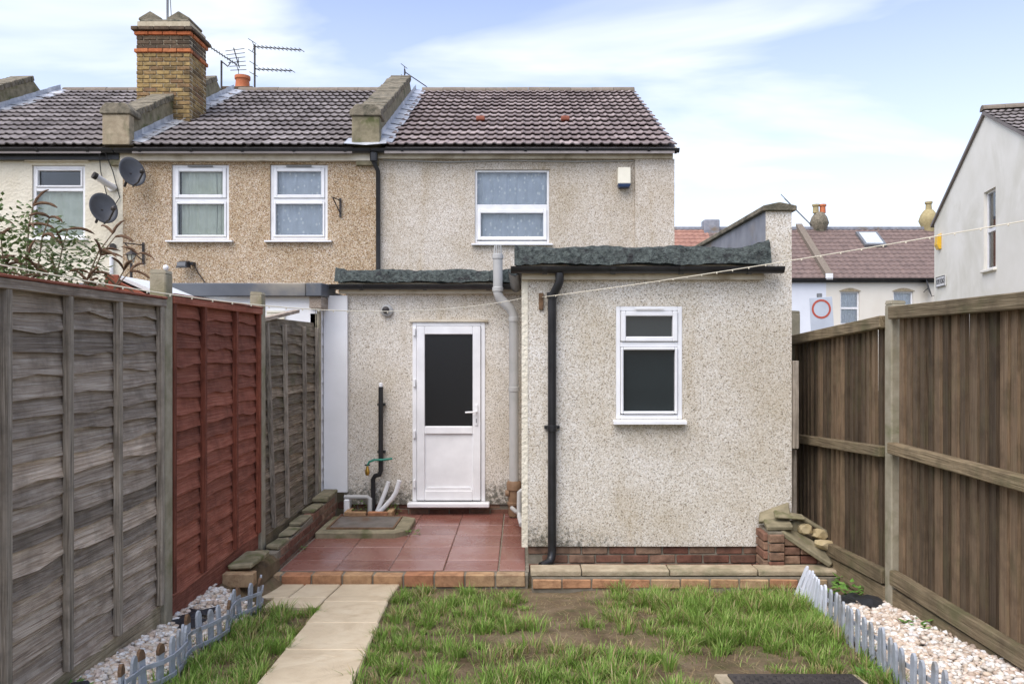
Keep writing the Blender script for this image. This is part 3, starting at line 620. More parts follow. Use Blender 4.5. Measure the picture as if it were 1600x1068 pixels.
# waste pipes and gully left of the door
def px3(pts, D): return [(X(a, D), D, Z(b, D)) for a, b in pts]
bp = MB().tube(px3([(595, 604), (595, 735), (593, 741), (586, 743), (583, 748), (583, 800)], 8.68), .026, 10).build('waste_pipe', 'black_plastic', own, smooth=True)
MB().lathe([(.018, 0), (.02, .005), (.02, .04), (.012, .045)], (X(595, 8.68), 8.68, Z(604, 8.68)), 10).build('pipe_end', 'upvc', bp)
for py in (632, 706): MB().box(X(589, 8.68), X(601, 8.68), 8.70, 8.757, Z(py+2, 8.68), Z(py-2, 8.68)).build('clip', 'black_plastic', bp)
MB().tube(px3([(607, 752), (603, 765), (597, 780), (588, 802)], 8.66), .024, 10).build('waste_pipe', 'upvc', own, smooth=True)
MB().tube(px3([(624, 750), (619, 768), (613, 778), (590, 803)], 8.62), .026, 10).build('waste_pipe', 'upvc', own, smooth=True)
MB().tube(px3([(538, 776), (574, 776), (578, 779), (578, 802)], 8.64), .026, 10).build('waste_pipe', 'grey_plastic', own, smooth=True)
MB().box(X(538, 8.64), X(547, 8.64), 8.60, 8.72, .02, Z(779, 8.64)).build('pipe_stub', 'upvc', own, bev=.01)
gu = thing('gully_surround', 'orange brick gully surround where the waste pipes drain beside the door', 'gully', (-1.63, 8.58, PZ))
for x, y, rz in ((-1.76, 8.47, 0), (-1.53, 8.47, 0), (-1.41, 8.58, 1.57), (-1.86, 8.58, 1.57)): inst('brick', brick_mesh('edge_brick', .215, .06, .075), (x, y, PZ+.04), (0, 0, rz), gu)
MB().box(-1.83, -1.44, 8.505, 8.66, PZ-.01, PZ+.01).build('gully_grate', 'dark_metal', gu)

# ------------------------------------------------------------------ tan pebbledashed neighbour
tan = thing('terraced_house', 'tan pebbledashed house with two white upstairs windows in the row', 'house', (-4.26, YM, 0))
wA = (X(268, YM), X(358, YM), Z(375, YM), Z(257, YM)); wB = (X(422, YM), X(512, YM), Z(375, YM), Z(257, YM))
mb = holed_wall(MB(), -6.26, XL, 0, 4.86, YM-.004, [wA, wB]); shell(mb, -6.26, XL, YM, 21.7, 0, 4.86); mb.build('wall', 'pebbledash_tan', tan)
for wv, cur in ((wA, [(wA[0]+.10, wA[1]-.25, wA[2], wA[3], 'curtain_green', 3, 0), (wA[1]-.27, wA[1], wA[2], wA[3], 'curtain_green', 2.2, 1.3)]), (wB, [(wB[0], wB[1], wB[2]+.03, wB[3], 'lace', 4, 1.1)])):
    window(tan, *wv, YM-.004, [(wv[2]+.05, wv[2]+.60, .03), (wv[2]+.66, wv[3]-.05, .055)], fw=.05, curtain=cur, vent='grey_metal', sill=.07)
roof(tan, -6.02, -2.62, EY, EZ, RY, RZ, 'tile_brown', 12, 14)
MB().box(-6.26, XL-.02, YM-.09, YM-.008, 4.765, 4.88).build('fascia', 'cream_paint', tan)
gutter(-6.3, XL-.06, YM-.155, 4.93, .066, 'gutter', 'black_plastic', tan, brackets=5)
party_parapet(tan, -2.58, -2.24, .42, 12.42, 15.9, 5.6, roofz)
MB().box(-2.62, -2.19, 12.28, 12.44, 4.98, 5.42).build('parapet_pier', 'mossy_stone', tan, bev=.01)
MB().prism([(-2.65, 5.42), (-2.16, 5.42), (-2.16, 5.50), (-2.25, 5.60), (-2.55, 5.60), (-2.65, 5.50)], 'y', 12.25, 12.62).build('pier_cap', 'coping', tan, bev=.012)
flashing(tan, -2.235, -2.03, 12.35, 16.8, roofz, 11)
MB().add([(-2.74, 12.24, 4.99), (-2.08, 12.24, 4.99), (-2.10, 12.42, 5.12), (-2.70, 12.42, 5.12), (-2.4, 12.2, 4.955)], [(0, 4, 1, 2, 3)]).build('lead_apron', 'lead', tan)
# neighbour's white clad extension
mb = holed_wall(MB(), -5.6, -2.19, 0, 2.42, 8.45, []); mb.build('extension_wall', 'white_paint', tan)
MB().box(-5.62, -2.21, 8.46, YM-.01, 2.36, 2.50).build('extension_roof', 'dark_fascia', tan)
MB().box(-5.62, -2.27, 8.36, 8.447, 2.39, 2.53).build('extension_fascia', 'dark_fascia', tan, bev=.008)
MB().prism([(8.355, 2.39), (8.355, 2.53), (9.0, 2.55), (9.0, 2.41)], 'x', -2.265, -2.10).build('extension_fascia', 'dark_fascia', tan, bev=.008)
MB().box(-2.24, -2.115, 8.40, 8.85, 2.27, 2.388).build('timber_end', 'wood_grey', tan)
fb = MB().add([(-2.185, 8.45, 0), (-2.185, 8.82, 0), (-2.185, 8.82, 2.4), (-2.185, 8.45, 2.4)], [(0, 1, 2, 3)]).build('flank_wall', 'white_paint', tan)
cb_ = MB().prism([(-.0, -.068), (.016, -.068), (.008, .066), (0, .066)], 'y', -.185, .185).mesh('cladding_board', 'upvc')
for i in range(17): inst('cladding_board', cb_, (-2.184, 8.635, .20 + .134*i), (0, 0, 0), fb)
MB().box(-2.165, -1.905, 8.70, 8.75, .27, 2.42).build('white_panel', 'white_paint', tan, bev=.004)
vt = MB().box(X(415, 8.4), X(444, 8.4), 8.43, 8.447, Z(505, 8.4), Z(485, 8.4)).build('wall_vent', 'alarm_cream', tan)
for k in range(4): MB().box(X(416, 8.4), X(443, 8.4), 8.415, 8.428, Z(503-5*k, 8.4), Z(500-5*k, 8.4)).build('louvre', 'alarm_cream', vt)

# ------------------------------------------------------------------ cream house on the left
crm = thing('terraced_house', 'cream roughcast house at the left end of the row, one white window showing', 'house', (-8.2, YM, 0))
wC = (X(50, YM), X(133, YM), Z(372, YM), Z(258, YM))
mb = holed_wall(MB(), -10.1, -6.26, 0, 4.86, YM, [wC]); shell(mb, -10.1, -6.26, YM, 21.7, 0, 4.86); mb.build('wall', 'cream_render', crm)
window(crm, *wC, YM, [(wC[2]+.05, wC[2]+.74, .0), (wC[2]+.80, wC[3]-.05, .03)], fw=.05, curtain=[(wC[0], wC[1], wC[2], wC[3]-.3, 'curtain_green', 3, .2)], sill=.05)
MB().box(wC[0]-.08, wC[1]+.08, YM-.06, YM-.002, wC[3]+.05, wC[3]+.09).build('drip_mould', 'cream_paint', crm)
roof(crm, -9.75, -6.50, EY, EZ, RY, RZ, 'tile_brown', 11, 14)
MB().box(-10.1, -6.28, YM-.09, YM-.004, 4.78, 4.88).build('fascia', 'black_plastic', crm)
gutter(-10.2, -6.32, YM-.155, 4.93, .066, 'gutter', 'black_plastic', crm, brackets=5)
party_parapet(crm, -6.43, -6.09, .42, 12.42, 15.9, 5.6, roofz)
MB().box(-6.47, -6.05, 12.28, 12.44, 4.98, 5.45).build('parapet_pier', 'stone_coping', crm, bev=.01)
MB().prism([(-6.50, 5.45), (-6.02, 5.45), (-6.02, 5.52), (-6.10, 5.62), (-6.42, 5.62), (-6.50, 5.52)], 'y', 12.25, 12.62).build('pier_cap', 'coping', crm, bev=.012)
flashing(crm, -6.085, -5.86, 12.35, 16.8, roofz, 11)
party_parapet(crm, -10.1, -9.76, .42, 12.42, 15.9, 5.6, roofz)
flashing(crm, -9.755, -9.55, 12.35, 16.8, roofz, 11)
# the big brick chimney
ch = MB().box(-6.72, -5.80, 13.92, 14.62, 5.0, 7.55).build('chimney', 'mortar', crm)
def course(z, mat, out=0.0, H=.062, odd=0):
    x0, x1, y0, y1 = -6.73-out, -5.79+out, 13.9-out, 14.63+out; W = .10
    nf = 4; Lf = (x1-x0)/nf; ns = 3; Ls = (y1-y0)/ns
    for k in range(nf + odd):
        a = x0 + (k - .5*odd)*Lf; b = a + Lf; a = max(a, x0); b = min(b, x1)
        if b-a < .05: continue
        for yy in (y0 + W/2, y1 - W/2): inst('brick', brick_mesh(mat, round(b-a-.012, 2), W, H), ((a+b)/2, yy, z), (0, 0, 0), ch)
    for k in range(ns + (1-odd)):
        a = y0 + (k - .5*(1-odd))*Ls; b = a + Ls; a = max(a, y0+W+.012); b = min(b, y1-W-.012)
        if b-a < .05: continue
        for xx in (x0 + W/2, x1 - W/2): inst('brick', brick_mesh(mat, round(b-a-.012, 2), W, H), (xx, (a+b)/2, z), (0, 0, math.pi/2), ch)
z = 5.52; i = 0
while z < 7.47:
    o_, m_ = 0, 'stock_brick'
    if 7.02 < z < 7.10: o_, m_ = .03, 'orange_brick'
    elif 7.26 < z < 7.34: o_, m_ = .03, 'orange_brick'
    elif z >= 7.34: o_, m_ = (.07 if z < 7.42 else .04), 'dark_brick'
    elif z > 7.10: m_ = 'dark_brick'
    course(z, m_, o_, odd=i % 2); z += .0755; i += 1
MB().box(-6.70, -5.82, 13.93, 14.60, 7.5, 7.60).build('flaunching', 'coping', ch, bev=.03)
for x in (-6.53, -6.03): MB().prism([(x-.20, 7.60), (x+.20, 7.60), (x+.20, 7.64), (x, 7.76), (x-.20, 7.64)], 'y', 13.98, 14.55).build('chimney_cap', 'coping', ch, bev=.01)

# second stack behind the ridge with a terracotta pot
c2 = MB().box(X(352, 18.3), X(402, 18.3), 18.0, 18.7, 6.4, Z(141, 18.3)).build('chimney', 'dark_brick', tan, bev=.02)
MB().lathe([(.17, 0), (.165, .05), (.15, .22), (.155, .24), (.175, .26), (.175, .33), (.13, .33), (.12, .1)], (X(379, 18.3), 18.3, Z(142, 18.3)), 16).build('chimney_pot', 'terracotta', c2, smooth=True)

# ------------------------------------------------------------------ gable house on the right
DA = 18.0; gx, gy = 725*DA/F, DA; ga = math.atan2(.215, .977)
gab = thing('gable_house', 'cream rendered house at right, gable wall with one tall narrow window', 'house', (gx, gy, 0), rz=-ga)
W_ = .221*DA; he = EYE + .1935*DA - .0; ha = EYE + .296*DA
hw = (0, 0)
mb = MB(); wy0, wy1, wz0_, wz1_ = -.62, .12, EYE + 1.75, EYE + 3.52
# wall in local coordinates: plane x = 0, opening for the window
ysv = [-W_, wy0, wy1, W_]
def gz(y): return ha - (ha-he)*abs(y)/W_
mb.add([(0,-W_,-.3),(0,wy0,-.3),(0,wy0,gz(wy0)),(0,-W_,he)], [(0,3,2,1)])
mb.add([(0,wy0,-.3),(0,wy1,-.3),(0,wy1,wz0_),(0,wy0,wz0_)], [(0,3,2,1)]); mb.add([(0,wy0,wz1_),(0,wy1,wz1_),(0,wy1,gz(wy1)),(0,0,ha),(0,wy0,gz(wy0))], [(0,4,3,2,1)])
mb.add([(0,wy1,-.3),(0,W_,-.3),(0,W_,he),(0,wy1,gz(wy1))], [(0,3,2,1)])
mb.add([(0,-W_,-.3),(9,-W_,-.3),(9,-W_,he),(0,-W_,he)], [(0,1,2,3)]); mb.add([(0,W_,-.3),(9,W_,-.3),(9,W_,he),(0,W_,he)], [(3,2,1,0)])
mb.add([(9,-W_,-.3),(9,W_,-.3),(9,W_,he),(9,0,ha),(9,-W_,he)], [(0,1,2,3,4)])
for (ya_, za_, yb_, zb2) in ((wy0, wz0_, wy1, wz0_), (wy1, wz0_, wy1, wz1_), (wy1, wz1_, wy0, wz1_), (wy0, wz1_, wy0, wz0_)):
    mb.add([(0, ya_, za_), (0, yb_, zb2), (.22, yb_, zb2), (.22, ya_, za_)], [(0, 1, 2, 3)])
def lbuild(mb, name, mat, parent, **kw):   # coordinates local to the rotated thing
    me = mb.mesh(name, mat, **kw); o = bpy.data.objects.new(name, me); COL.objects.link(o); o.parent = parent; return o
lbuild(mb, 'wall', 'gable_render', gab)
wn = MB(); zm_ = (wz0_+wz1_)/2
for q in ((wy0, wy0+.05, wz0_, wz1_), (wy1-.05, wy1, wz0_, wz1_), (wy0+.05, wy1-.05, wz0_, wz0_+.05), (wy0+.05, wy1-.05, wz1_-.05, wz1_), (wy0+.05, wy1-.05, zm_-.04, zm_+.04)): wn.box(.07, .14, *q)
wo = lbuild(wn, 'window', 'upvc', gab, bev=.005)
for z0_, z1_ in ((wz0_+.05, zm_-.04), (zm_+.04, wz1_-.05)): lbuild(MB().box(.10, .106, wy0+.05, wy1-.05, z0_, z1_), 'pane', 'pane', wo)
lbuild(MB().box(-.07, .07, wy0-.06, wy1+.06, wz0_-.06, wz0_), 'sill', 'gable_render', wo, bev=.01)
lbuild(MB().add([(.26,wy0-.1,wz0_-.1),(.26,wy1+.1,wz0_-.1),(.26,wy1+.1,wz1_+.1),(.26,wy0-.1,wz1_+.1)], [(0,1,2,3)]), 'curtain', 'lace', wo)
ga_ang = math.atan2(ha-he, W_); Ls = math.hypot(ha-he, W_)
gd = lbuild(MB().prism([(-W_-.15, he-.09), (0, ha+.02), (W_+.15, he-.09), (W_+.15, he-.16), (0, ha-.06), (-W_-.15, he-.16)], 'x', -.06, 9), 'roof', 'tile_brown', gab)
tm = tile_mesh('tile_brown', .301, .44)
for r in range(12):
    for c_ in range(9):
        s = r*Ls/11.6; o = inst('roof_tile', tm, (.09 + .30*c_, -W_-.12 + s*math.cos(ga_ang), he-.05 + s*math.sin(ga_ang)), (ga_ang, 0, random.uniform(-.01, .01)), gd, local=True)
rme = MB().prism([(.14*math.cos(math.pi*i/8), .12*math.sin(math.pi*i/8)) for i in range(9)], 'x', -.22, .22).mesh('ridge_tile', 'ridge')
for i in range(12): inst('ridge_tile', rme, (.14 + .445*i, 0, ha+.03), (0, 0, 0), gd, local=True)
# street name plate, alarm box
sg = thing('street_sign', 'small white street name plate with black letters on the cream gable', 'sign', (0, 0, 0)); sg.rotation_euler = (0, 0, -ga)
def gl(y, z, x=0): # local gable coordinates to world
    ca, sa = math.cos(-ga), math.sin(-ga); return (gx + ca*x - sa*y, gy + sa*x + ca*y, z)
sg.location = gl(3.3, 0); ty = 0.0; zs = Z(440, 21.3)
lbuild(MB().box(-.035, -.012, -.40, .40, zs-.14, zs+.14), 'plate', 'sign_white', sg, bev=.004)
for q in ((-.40, .40, zs+.118, zs+.14), (-.40, .40, zs-.14, zs-.118), (-.40, -.38, zs-.118, zs+.118), (.38, .40, zs-.118, zs+.118)): lbuild(MB().box(-.040, -.0355, *q), 'border', 'sign_black', sg)
cu = bpy.data.curves.new('lettering', 'FONT'); cu.body = 'HOPE ROAD'; cu.size = .2; cu.align_x = 'CENTER'; cu.align_y = 'CENTER'; cu.extrude = .002
to = bpy.data.objects.new('lettering', cu); COL.objects.link(to)
dg = bpy.context.evaluated_depsgraph_get(); tme = bpy.data.meshes.new_from_object(to.evaluated_get(dg)); bpy.data.objects.remove(to)
to = bpy.data.objects.new('lettering', tme); COL.objects.link(to); tme.materials.clear(); tme.materials.append(M['sign_black']); to.parent = sg
to.location = (-.039, 0, zs); to.rotation_euler = (R(90), 0, R(-90)); to.scale = (.62, 1, 1)
ab = thing('alarm_box', 'yellow alarm box high on the edge of the cream gable house', 'alarm', gl(3.45, 0, -.0)); ab.rotation_euler = (0, 0, -ga)
za = Z(377, 21.4); lbuild(MB().prism([(-.0, za-.22), (-.0, za+.2), (-.09, za+.16), (-.11, za-.1), (-.06, za-.22)], 'y', -.13, .13), 'case', 'yellow_box', ab, bev=.01)

# ------------------------------------------------------------------ far terrace across the road
def far_house(label, x0, x1, wall, tmat, wins, pipe=None):
    D = 40.0; h = thing('terraced_house', label, 'house', ((x0+x1)/2, D, -.3))
    ez, rz = 5.26, 8.35; holes = [(a, b, c, d) for a, b, c, d in wins]
    mb = holed_wall(MB(), x0, x1, -.3, ez, D, holes); shell(mb, x0, x1, D, 48, -.3, ez); mb.build('wall', wall, h)
    for hh in holes:
        a, b, c, d = hh; zm = (c+d)/2
        wn = MB()
        for q in ((a, a+.08, c, d), (b-.08, b, c, d), (a+.08, b-.08, c, c+.08), (a+.08, b-.08, d-.08, d), (a+.08, b-.08, zm-.05, zm+.05)): wn.box(q[0], q[1], D+.1, D+.16, q[2], q[3])
        wo = wn.build('window', 'upvc', h)
        for z0_, z1_ in ((c+.08, zm-.05), (zm+.05, d-.08)): MB().box(a+.08, b-.08, D+.13, D+.135, z0_, z1_).build('pane', 'pane', wo)
        n = 20; vs = [(a + (b-a)*i/n, D + .24 + .03*math.sin(i*1.9), z_) for i in range(n+1) for z_ in (c, d)]
        cu_ = MB().add(vs, [(2*i, 2*i+2, 2*i+3, 2*i+1) for i in range(n)]).build('curtain', 'lace', wo)
        MB().add([(a-.3, D+.5, c-.3), (b+.3, D+.5, c-.3), (b+.3, D+.5, d+.3), (a-.3, D+.5, d+.3)], [(0, 1, 2, 3)]).build('room', 'interior', wo)
        arch = [(a-.06, d-.0)] + [(a-.06 + (b-a+.12)*i/8, d + .02 + .15*math.sin(math.pi*i/8)) for i in range(9)] + [(b+.06, d)]
        MB().prism(arch, 'y', D-.03, D-.003).build('arch_lintel', 'stone_coping', wo)
        MB().box(a-.08, b+.08, D-.1, D+.1, c-.1, c).build('sill', 'stone_coping', wo)
    rows = 13; mb = MB(); dy, dz = 4.0/rows, (rz-ez)/rows
    nx = int((x1-x0)/.15)
    for r in range(rows):
        ya, za = D-.25 + (4.25/rows)*r, ez + .05 + dz*r; yb, zb = ya + 4.25/rows, za + dz
        k = len(mb.v); vs = []
        for i in range(nx+1):
            xx = x0 + (x1-x0)*i/nx; w_ = .03*(i % 2)
            vs += [(xx, ya, za-.03), (xx, ya, za+.05+w_), (xx, yb, zb+.0+w_)]
        mb.add(vs, [(3*i, 3*i+3, 3*i+4, 3*i+1) for i in range(nx)] + [(3*i+1, 3*i+4, 3*i+5, 3*i+2) for i in range(nx)])
    ro = mb.build('roof_tiles', tmat, h); ro['kind'] = 'stuff'
    MB().prism([(D-.2, ez-.02), (D+4, rz-.03), (48.2, ez-.02)], 'x', x0, x1).build('roof', tmat, h)
    MB().box(x0, x1, D+3.85, D+4.15, rz, rz+.16).build('ridge', 'slate_lead', h)
    gutter(x0, x1, D-.3, ez+.05, .09, 'gutter', 'black_plastic', h)
    MB().box(x0, x1, D-.12, D-.003, ez-.14, ez+.02).build('fascia', 'black_plastic', h)
    return h
ww = lambda a, b, c, d: (X(a, 40), X(b, 40), Z(d, 40), Z(c, 40))
hA = far_house('distant house showing only a strip of orange red roof past the pale house', 4.6, 10.2, 'far_cream', 'tile_far_red', [])
hB = far_house('distant terraced house with white wall, beyond the traffic sign', 10.2, 15.3, 'far_white', 'tile_far', [])
hC = far_house('distant cream terraced house with two arched windows and a roof window', 15.3, 24.5, 'far_cream', 'tile_far', [ww(1313, 1343, 455, 507), ww(1396, 1427, 455, 507)])
farz = lambda y: 5.31 + (y-39.75)*(8.35-5.26)/4.25
pw = MB().prism([(39.7, farz(39.7)+.0), (39.7, farz(39.7)+.32), (44, farz(44)+.3), (44, farz(44)-.1)], 'x', 15.15, 15.5).build('party_coping', 'ridge', hC)
MB().box(15.15, 15.5, 39.62, 39.75, 5.25, 5.55).build('kneeler', 'white_paint', hC)
skl = MB(); ang = math.atan2(8.35-5.26, 4.25)
yv = 42.9; skx0, skx1 = X(1343, yv), X(1377, yv)
def slope_box(name, mat, x0, x1, ya, yb, h0, h1, parent, rf=farz):
    nx_, nz_ = -math.sin(ang), math.cos(ang)
    P = lambda x, y, h: (x, y + nx_*h, rf(y) + nz_*h)
    return MB().hexa([P(x0,ya,h0),P(x1,ya,h0),P(x1,yb,h0),P(x0,yb,h0),P(x0,ya,h1),P(x1,ya,h1),P(x1,yb,h1),P(x0,yb,h1)]).build(name, mat, parent)
sk = slope_box('roof_window', 'grey_metal', skx0, skx1, 42.3, 43.5, .0, .18, hC)
slope_box('pane', 'skylight_glass', skx0+.14, skx1-.14, 42.42, 43.4, .18, .20, sk)
def far_chimney(h, px, D, pytop, pybase, w_, mat, pots, bulge):
    x = X(px, D); zt, zb = Z(pytop, D), Z(pybase, D); hh = zt-zb
    o = MB().lathe([(w_*.62, -.8), (w_*.62, hh*.05), (w_*.75, hh*.25), (w_*bulge, hh*.5), (w_*.8, hh*.78), (w_*.45, hh)], (x, D, zb), 14).build('chimney', mat, h, smooth=True)
    for i in range(pots):
        MB().lathe([(.17, 0), (.15, .35), (.2, .38), (.2, .48), (.14, .48)], (x + (i-(pots-1)/2)*.38, D, zt-.03), 12).build('chimney_pot', 'terracotta' if i else 'pot_yellow', o, smooth=True)
far_chimney(hC, 1280, 44, 332, 366, .52, 'coping', 2, 1.0)
far_chimney(hC, 1451, 44, 328, 362, .52, 'pot_yellow', 1, 1.0)
MB().box(X(1098, 44), X(1122, 44), 43.6, 44.4, 7.4, Z(344, 44)).build('chimney', 'slate_lead', hA, bev=.05)
MB().box(10.0, 10.4, 39.8, 44, 5.3, 5.35).build('party_coping', 'ridge', hA)
# ------------------------------------------------------------------ left fence
FX = -2.2
def post(label, x, y, top, base, group):
    o = thing('fence_post', label, 'post', (x, y, base), group)
    m = MB().box(x-.05, x+.05, y-.05, y+.05, base-.3, top-.02); m.build('shaft', 'concrete_post', o, bev=.008)
    MB().prism([(x-.05, top-.02), (x+.05, top-.02), (x+.042, top), (x-.042, top+.005)], 'y', y-.048, y+.048).build('post_top', 'concrete_post', o)
    return o
LP = [(4.86, 2.32), (6.64, 2.31), (8.50, 2.24)]
post('concrete post between the grey fence panel and the red one', FX, LP[0][0], LP[0][1], .05, 'concrete posts on the left')
post('concrete post between the red fence panel and the dark leaning one', FX, LP[1][0], LP[1][1], -.1, 'concrete posts on the left')
post('short looking concrete post beside the white clad neighbouring wall', FX, LP[2][0], LP[2][1], -.1, 'concrete posts on the left')
def waney(L, H, mat, k):
    n = 9; vs = []
    w0 = [random.uniform(-.016, .016) for _ in range(n+1)]
    for i in range(n+1):
        y = -L/2 + L*i/n; lo = -H/2 - .012 + w0[i]; bow = random.uniform(-.003, .003)
        vs += [(-.004+bow, y, H/2), (.004+bow, y, H/2), (.036+bow, y, lo), (.024+bow, y, lo)]
    fs = [(4*i+k_, 4*i+(k_+1) % 4, 4*i+4+(k_+1) % 4, 4*i+4+k_) for i in range(n) for k_ in range(4)] + [(3, 2, 1, 0), (4*n, 4*n+1, 4*n+2, 4*n+3)]
    return MB().add(vs, fs).mesh('board', mat, bev=0)
def panel(label, y0, y1, z0, z1, rows, mat, bmat, battens, cap='wood_grey', tilt=0, missing=(), capmat2=None):
    L = y1-y0; o = thing('lap_fence', label, 'fence panel', (FX, (y0+y1)/2, z0))
    mes = [waney(L, (z1-z0)/rows*1.28, mat, k) for k in range(5)]
    for r in range(rows):
        if r in missing: continue
        b = bpy.data.objects.new('board', random.choice(mes)); COL.objects.link(b); b.parent = o
        b.location = (-.012, 0, (r+.5)*(z1-z0)/rows); b.rotation_euler = (random.uniform(-.007, .007), random.uniform(-.03, .03), 0)
        if random.random() < .5: b.scale = (1, -1, 1)
    for y, lean in battens:
        yl = y - (y0+y1)/2
        m = MB(); m.hexa([(.018, yl-.019-lean, .0), (.054, yl-.019-lean, .0), (.054, yl+.019-lean, .0), (.018, yl+.019-lean, .0), (.018, yl-.019+lean, z1-z0-.04), (.054, yl-.019+lean, z1-z0-.04), (.054, yl+.019+lean, z1-z0-.04), (.018, yl+.019+lean, z1-z0-.04)])
        lbuild(m, 'batten', bmat, o, bev=.003)
    if cap:
        lbuild(MB().box(.014, .058, -L/2, L/2, z1-z0-.045, z1-z0-.0), 'top_rail', cap, o, bev=.004)
        lbuild(MB().box(-.03, .064, -L/2, L/2, z1-z0+.002, z1-z0+.016), 'capping', capmat2 or cap, o, bev=.003)
    o.rotation_euler = (tilt, 0, 0)
    return o
def gboard(label, y0, y1, zt0, zt1, h, mat='gravel_board'):
    o = thing('gravel_board', label, 'board', (FX, (y0+y1)/2, zt0-h), 'gravel boards under the left fence')
    MB().hexa([(FX-.015,y0,zt0-h),(FX+.022,y0,zt0-h),(FX+.022,y1,zt1-h),(FX-.015,y1,zt1-h),(FX-.015,y0,zt0),(FX+.022,y0,zt0),(FX+.022,y1,zt1),(FX-.015,y1,zt1)]).build('board', mat, o, bev=.005)
panel('weathered grey waney lap panel nearest on the left, red edged capping', 2.98, 4.81, .31, 2.14, 19, 'wood_grey', 'wood_grey_v', [(3.02, 0), (3.34, 0), (3.80, 0), (4.27, 0), (4.77, 0)], 'wood_grey', capmat2='wood_red')
panel('red brown stained waney lap panel in the middle of the left fence', 4.91, 6.59, .33, 2.17, 18, 'wood_red', 'wood_red_v', [(5.42, 0), (6.02, 0), (6.55, 0), (4.94, 0)], 'wood_red')
panel('dark weathered waney lap panel with leaning battens next to white wall', 6.69, 8.44, .28, 2.10, 19, 'wood_dark', 'wood_grey_v', [(6.86, -.10), (7.32, -.05), (7.95, -.03), (8.41, 0)], None)
lb = thing('loose_capping', 'loose grey capping strip tipped up on the dark fence panel', 'board', (FX, 7.2, 2.10))
MB().hexa([(FX-.02, 6.7, 2.07), (FX+.04, 6.7, 2.07), (FX+.04, 7.75, 2.19), (FX-.02, 7.75, 2.19), (FX-.02, 6.7, 2.10), (FX+.04, 6.7, 2.10), (FX+.04, 7.75, 2.22), (FX-.02, 7.75, 2.22)]).build('strip', 'wood_grey', lb)
gboard('pale timber gravel board under the grey panel nearest on the left', 2.5, 4.81, .30, .30, .26)
gboard('red stained gravel board under the red fence panel', 4.91, 6.59, .32, .31, .30, 'wood_red')
gboard('mossy gravel board under the dark fence panel', 6.69, 8.44, .27, .27, .3, 'wood_rail')

# ------------------------------------------------------------------ right fence
FXR = 2.53
post('concrete post in the middle of the right hand closeboard fence', FXR, 5.39, 2.165, .0, 'concrete posts on the right')
post('concrete post at the far end of the right fence beside the pebbledash wall', FXR, 7.42, 2.19, -.15, 'concrete posts on the right')
def closeboard(label, y0, y1, zb, zt, slope, n):
    o = thing('lap_fence', label, 'fence panel', (FXR, y0, zb)); L = y1-y0; pit = L/n
    me = []
    for k in range(4):
        w_ = pit*1.16; j = random.uniform(-.004, .004)
        me.append(MB().hexa([(-.026, -w_/2, 0), (0, -w_/2, 0), (0, w_/2, 0), (-.005, w_/2, 0), (-.026, -w_/2, zt-zb+j), (0, -w_/2, zt-zb+j), (0, w_/2, zt-zb), (-.005, w_/2, zt-zb)]).mesh('board', 'wood_brown_v'))
    for i in range(n):
        y = (i+.5)*pit; b = bpy.data.objects.new('board', random.choice(me)); COL.objects.link(b); b.parent = o
        b.location = (random.uniform(-.004, .004), y, slope*y + random.uniform(-.01, .01)); b.rotation_euler = (random.uniform(-.008, .008), 0, random.uniform(-.03, .03))
    for k, (h, hh, dd, nm, mm) in enumerate(((zt-zb-.075, .085, .05, 'top_rail', 'wood_rail'), (.87, .075, .055, 'middle_rail', 'wood_rail'), (-.0, .10, .04, 'bottom_rail', 'wood_rail'))):
        z0 = h if k != 1 else (zt-zb)*.475
        lbuild(MB().hexa([(-dd-.03,0,z0),(-.015,0,z0),(-.015,L,z0+slope*L),(-dd-.03,L,z0+slope*L),(-dd-.03,0,z0+hh),(-.015,0,z0+hh),(-.015,L,z0+hh+slope*L),(-dd-.03,L,z0+hh+slope*L)]), nm, mm, o, bev=.006)
    return o
closeboard('brown closeboard fence bay nearest on the right', 3.0, 5.33, .265, 2.115, 0.0, 25)
closeboard('brown closeboard fence bay between the two right hand posts', 5.45, 7.36, .235, 2.06, -.06, 20)
for lab, y0, y1, za, zb2 in (('mossy gravel board under the nearest right fence bay', 2.6, 5.33, .27, .25), ('mossy gravel board under the far right fence bay', 5.45, 7.36, .23, .12)):
    o = thing('gravel_board', lab, 'board', (FXR, y0, za-.3), 'gravel boards under the right fence')
    MB().hexa([(FXR-.01,y0,za-.42),(FXR+.03,y0,za-.42),(FXR+.03,y1,zb2-.42),(FXR-.01,y1,zb2-.42),(FXR-.01,y0,za),(FXR+.03,y0,za),(FXR+.03,y1,zb2),(FXR-.01,y1,zb2)]).build('board', 'concrete_post', o, bev=.006)
    MB().hexa([(FXR-.05,y0,za-.16),(FXR-.012,y0,za-.16),(FXR-.012,y1,zb2-.16),(FXR-.05,y1,zb2-.16),(FXR-.05,y0,za-.012),(FXR-.012,y0,za-.012),(FXR-.012,y1,zb2-.012),(FXR-.05,y1,zb2-.012)]).build('timber_face', 'wood_rail', o, bev=.006)
pk = thing('wood_offcut', 'grey timber offcuts fixed upright where the pebbledash meets the right fence', 'timber', (2.32, 6.85, .5))
MB().box(2.285, 2.335, 6.70, 6.74, 1.0, 1.74).build('plank', 'wood_grey_v', pk, bev=.004); MB().box(2.29, 2.345, 6.78, 6.82, .3, .98).build('plank', 'wood_grey_v', pk, bev=.004)

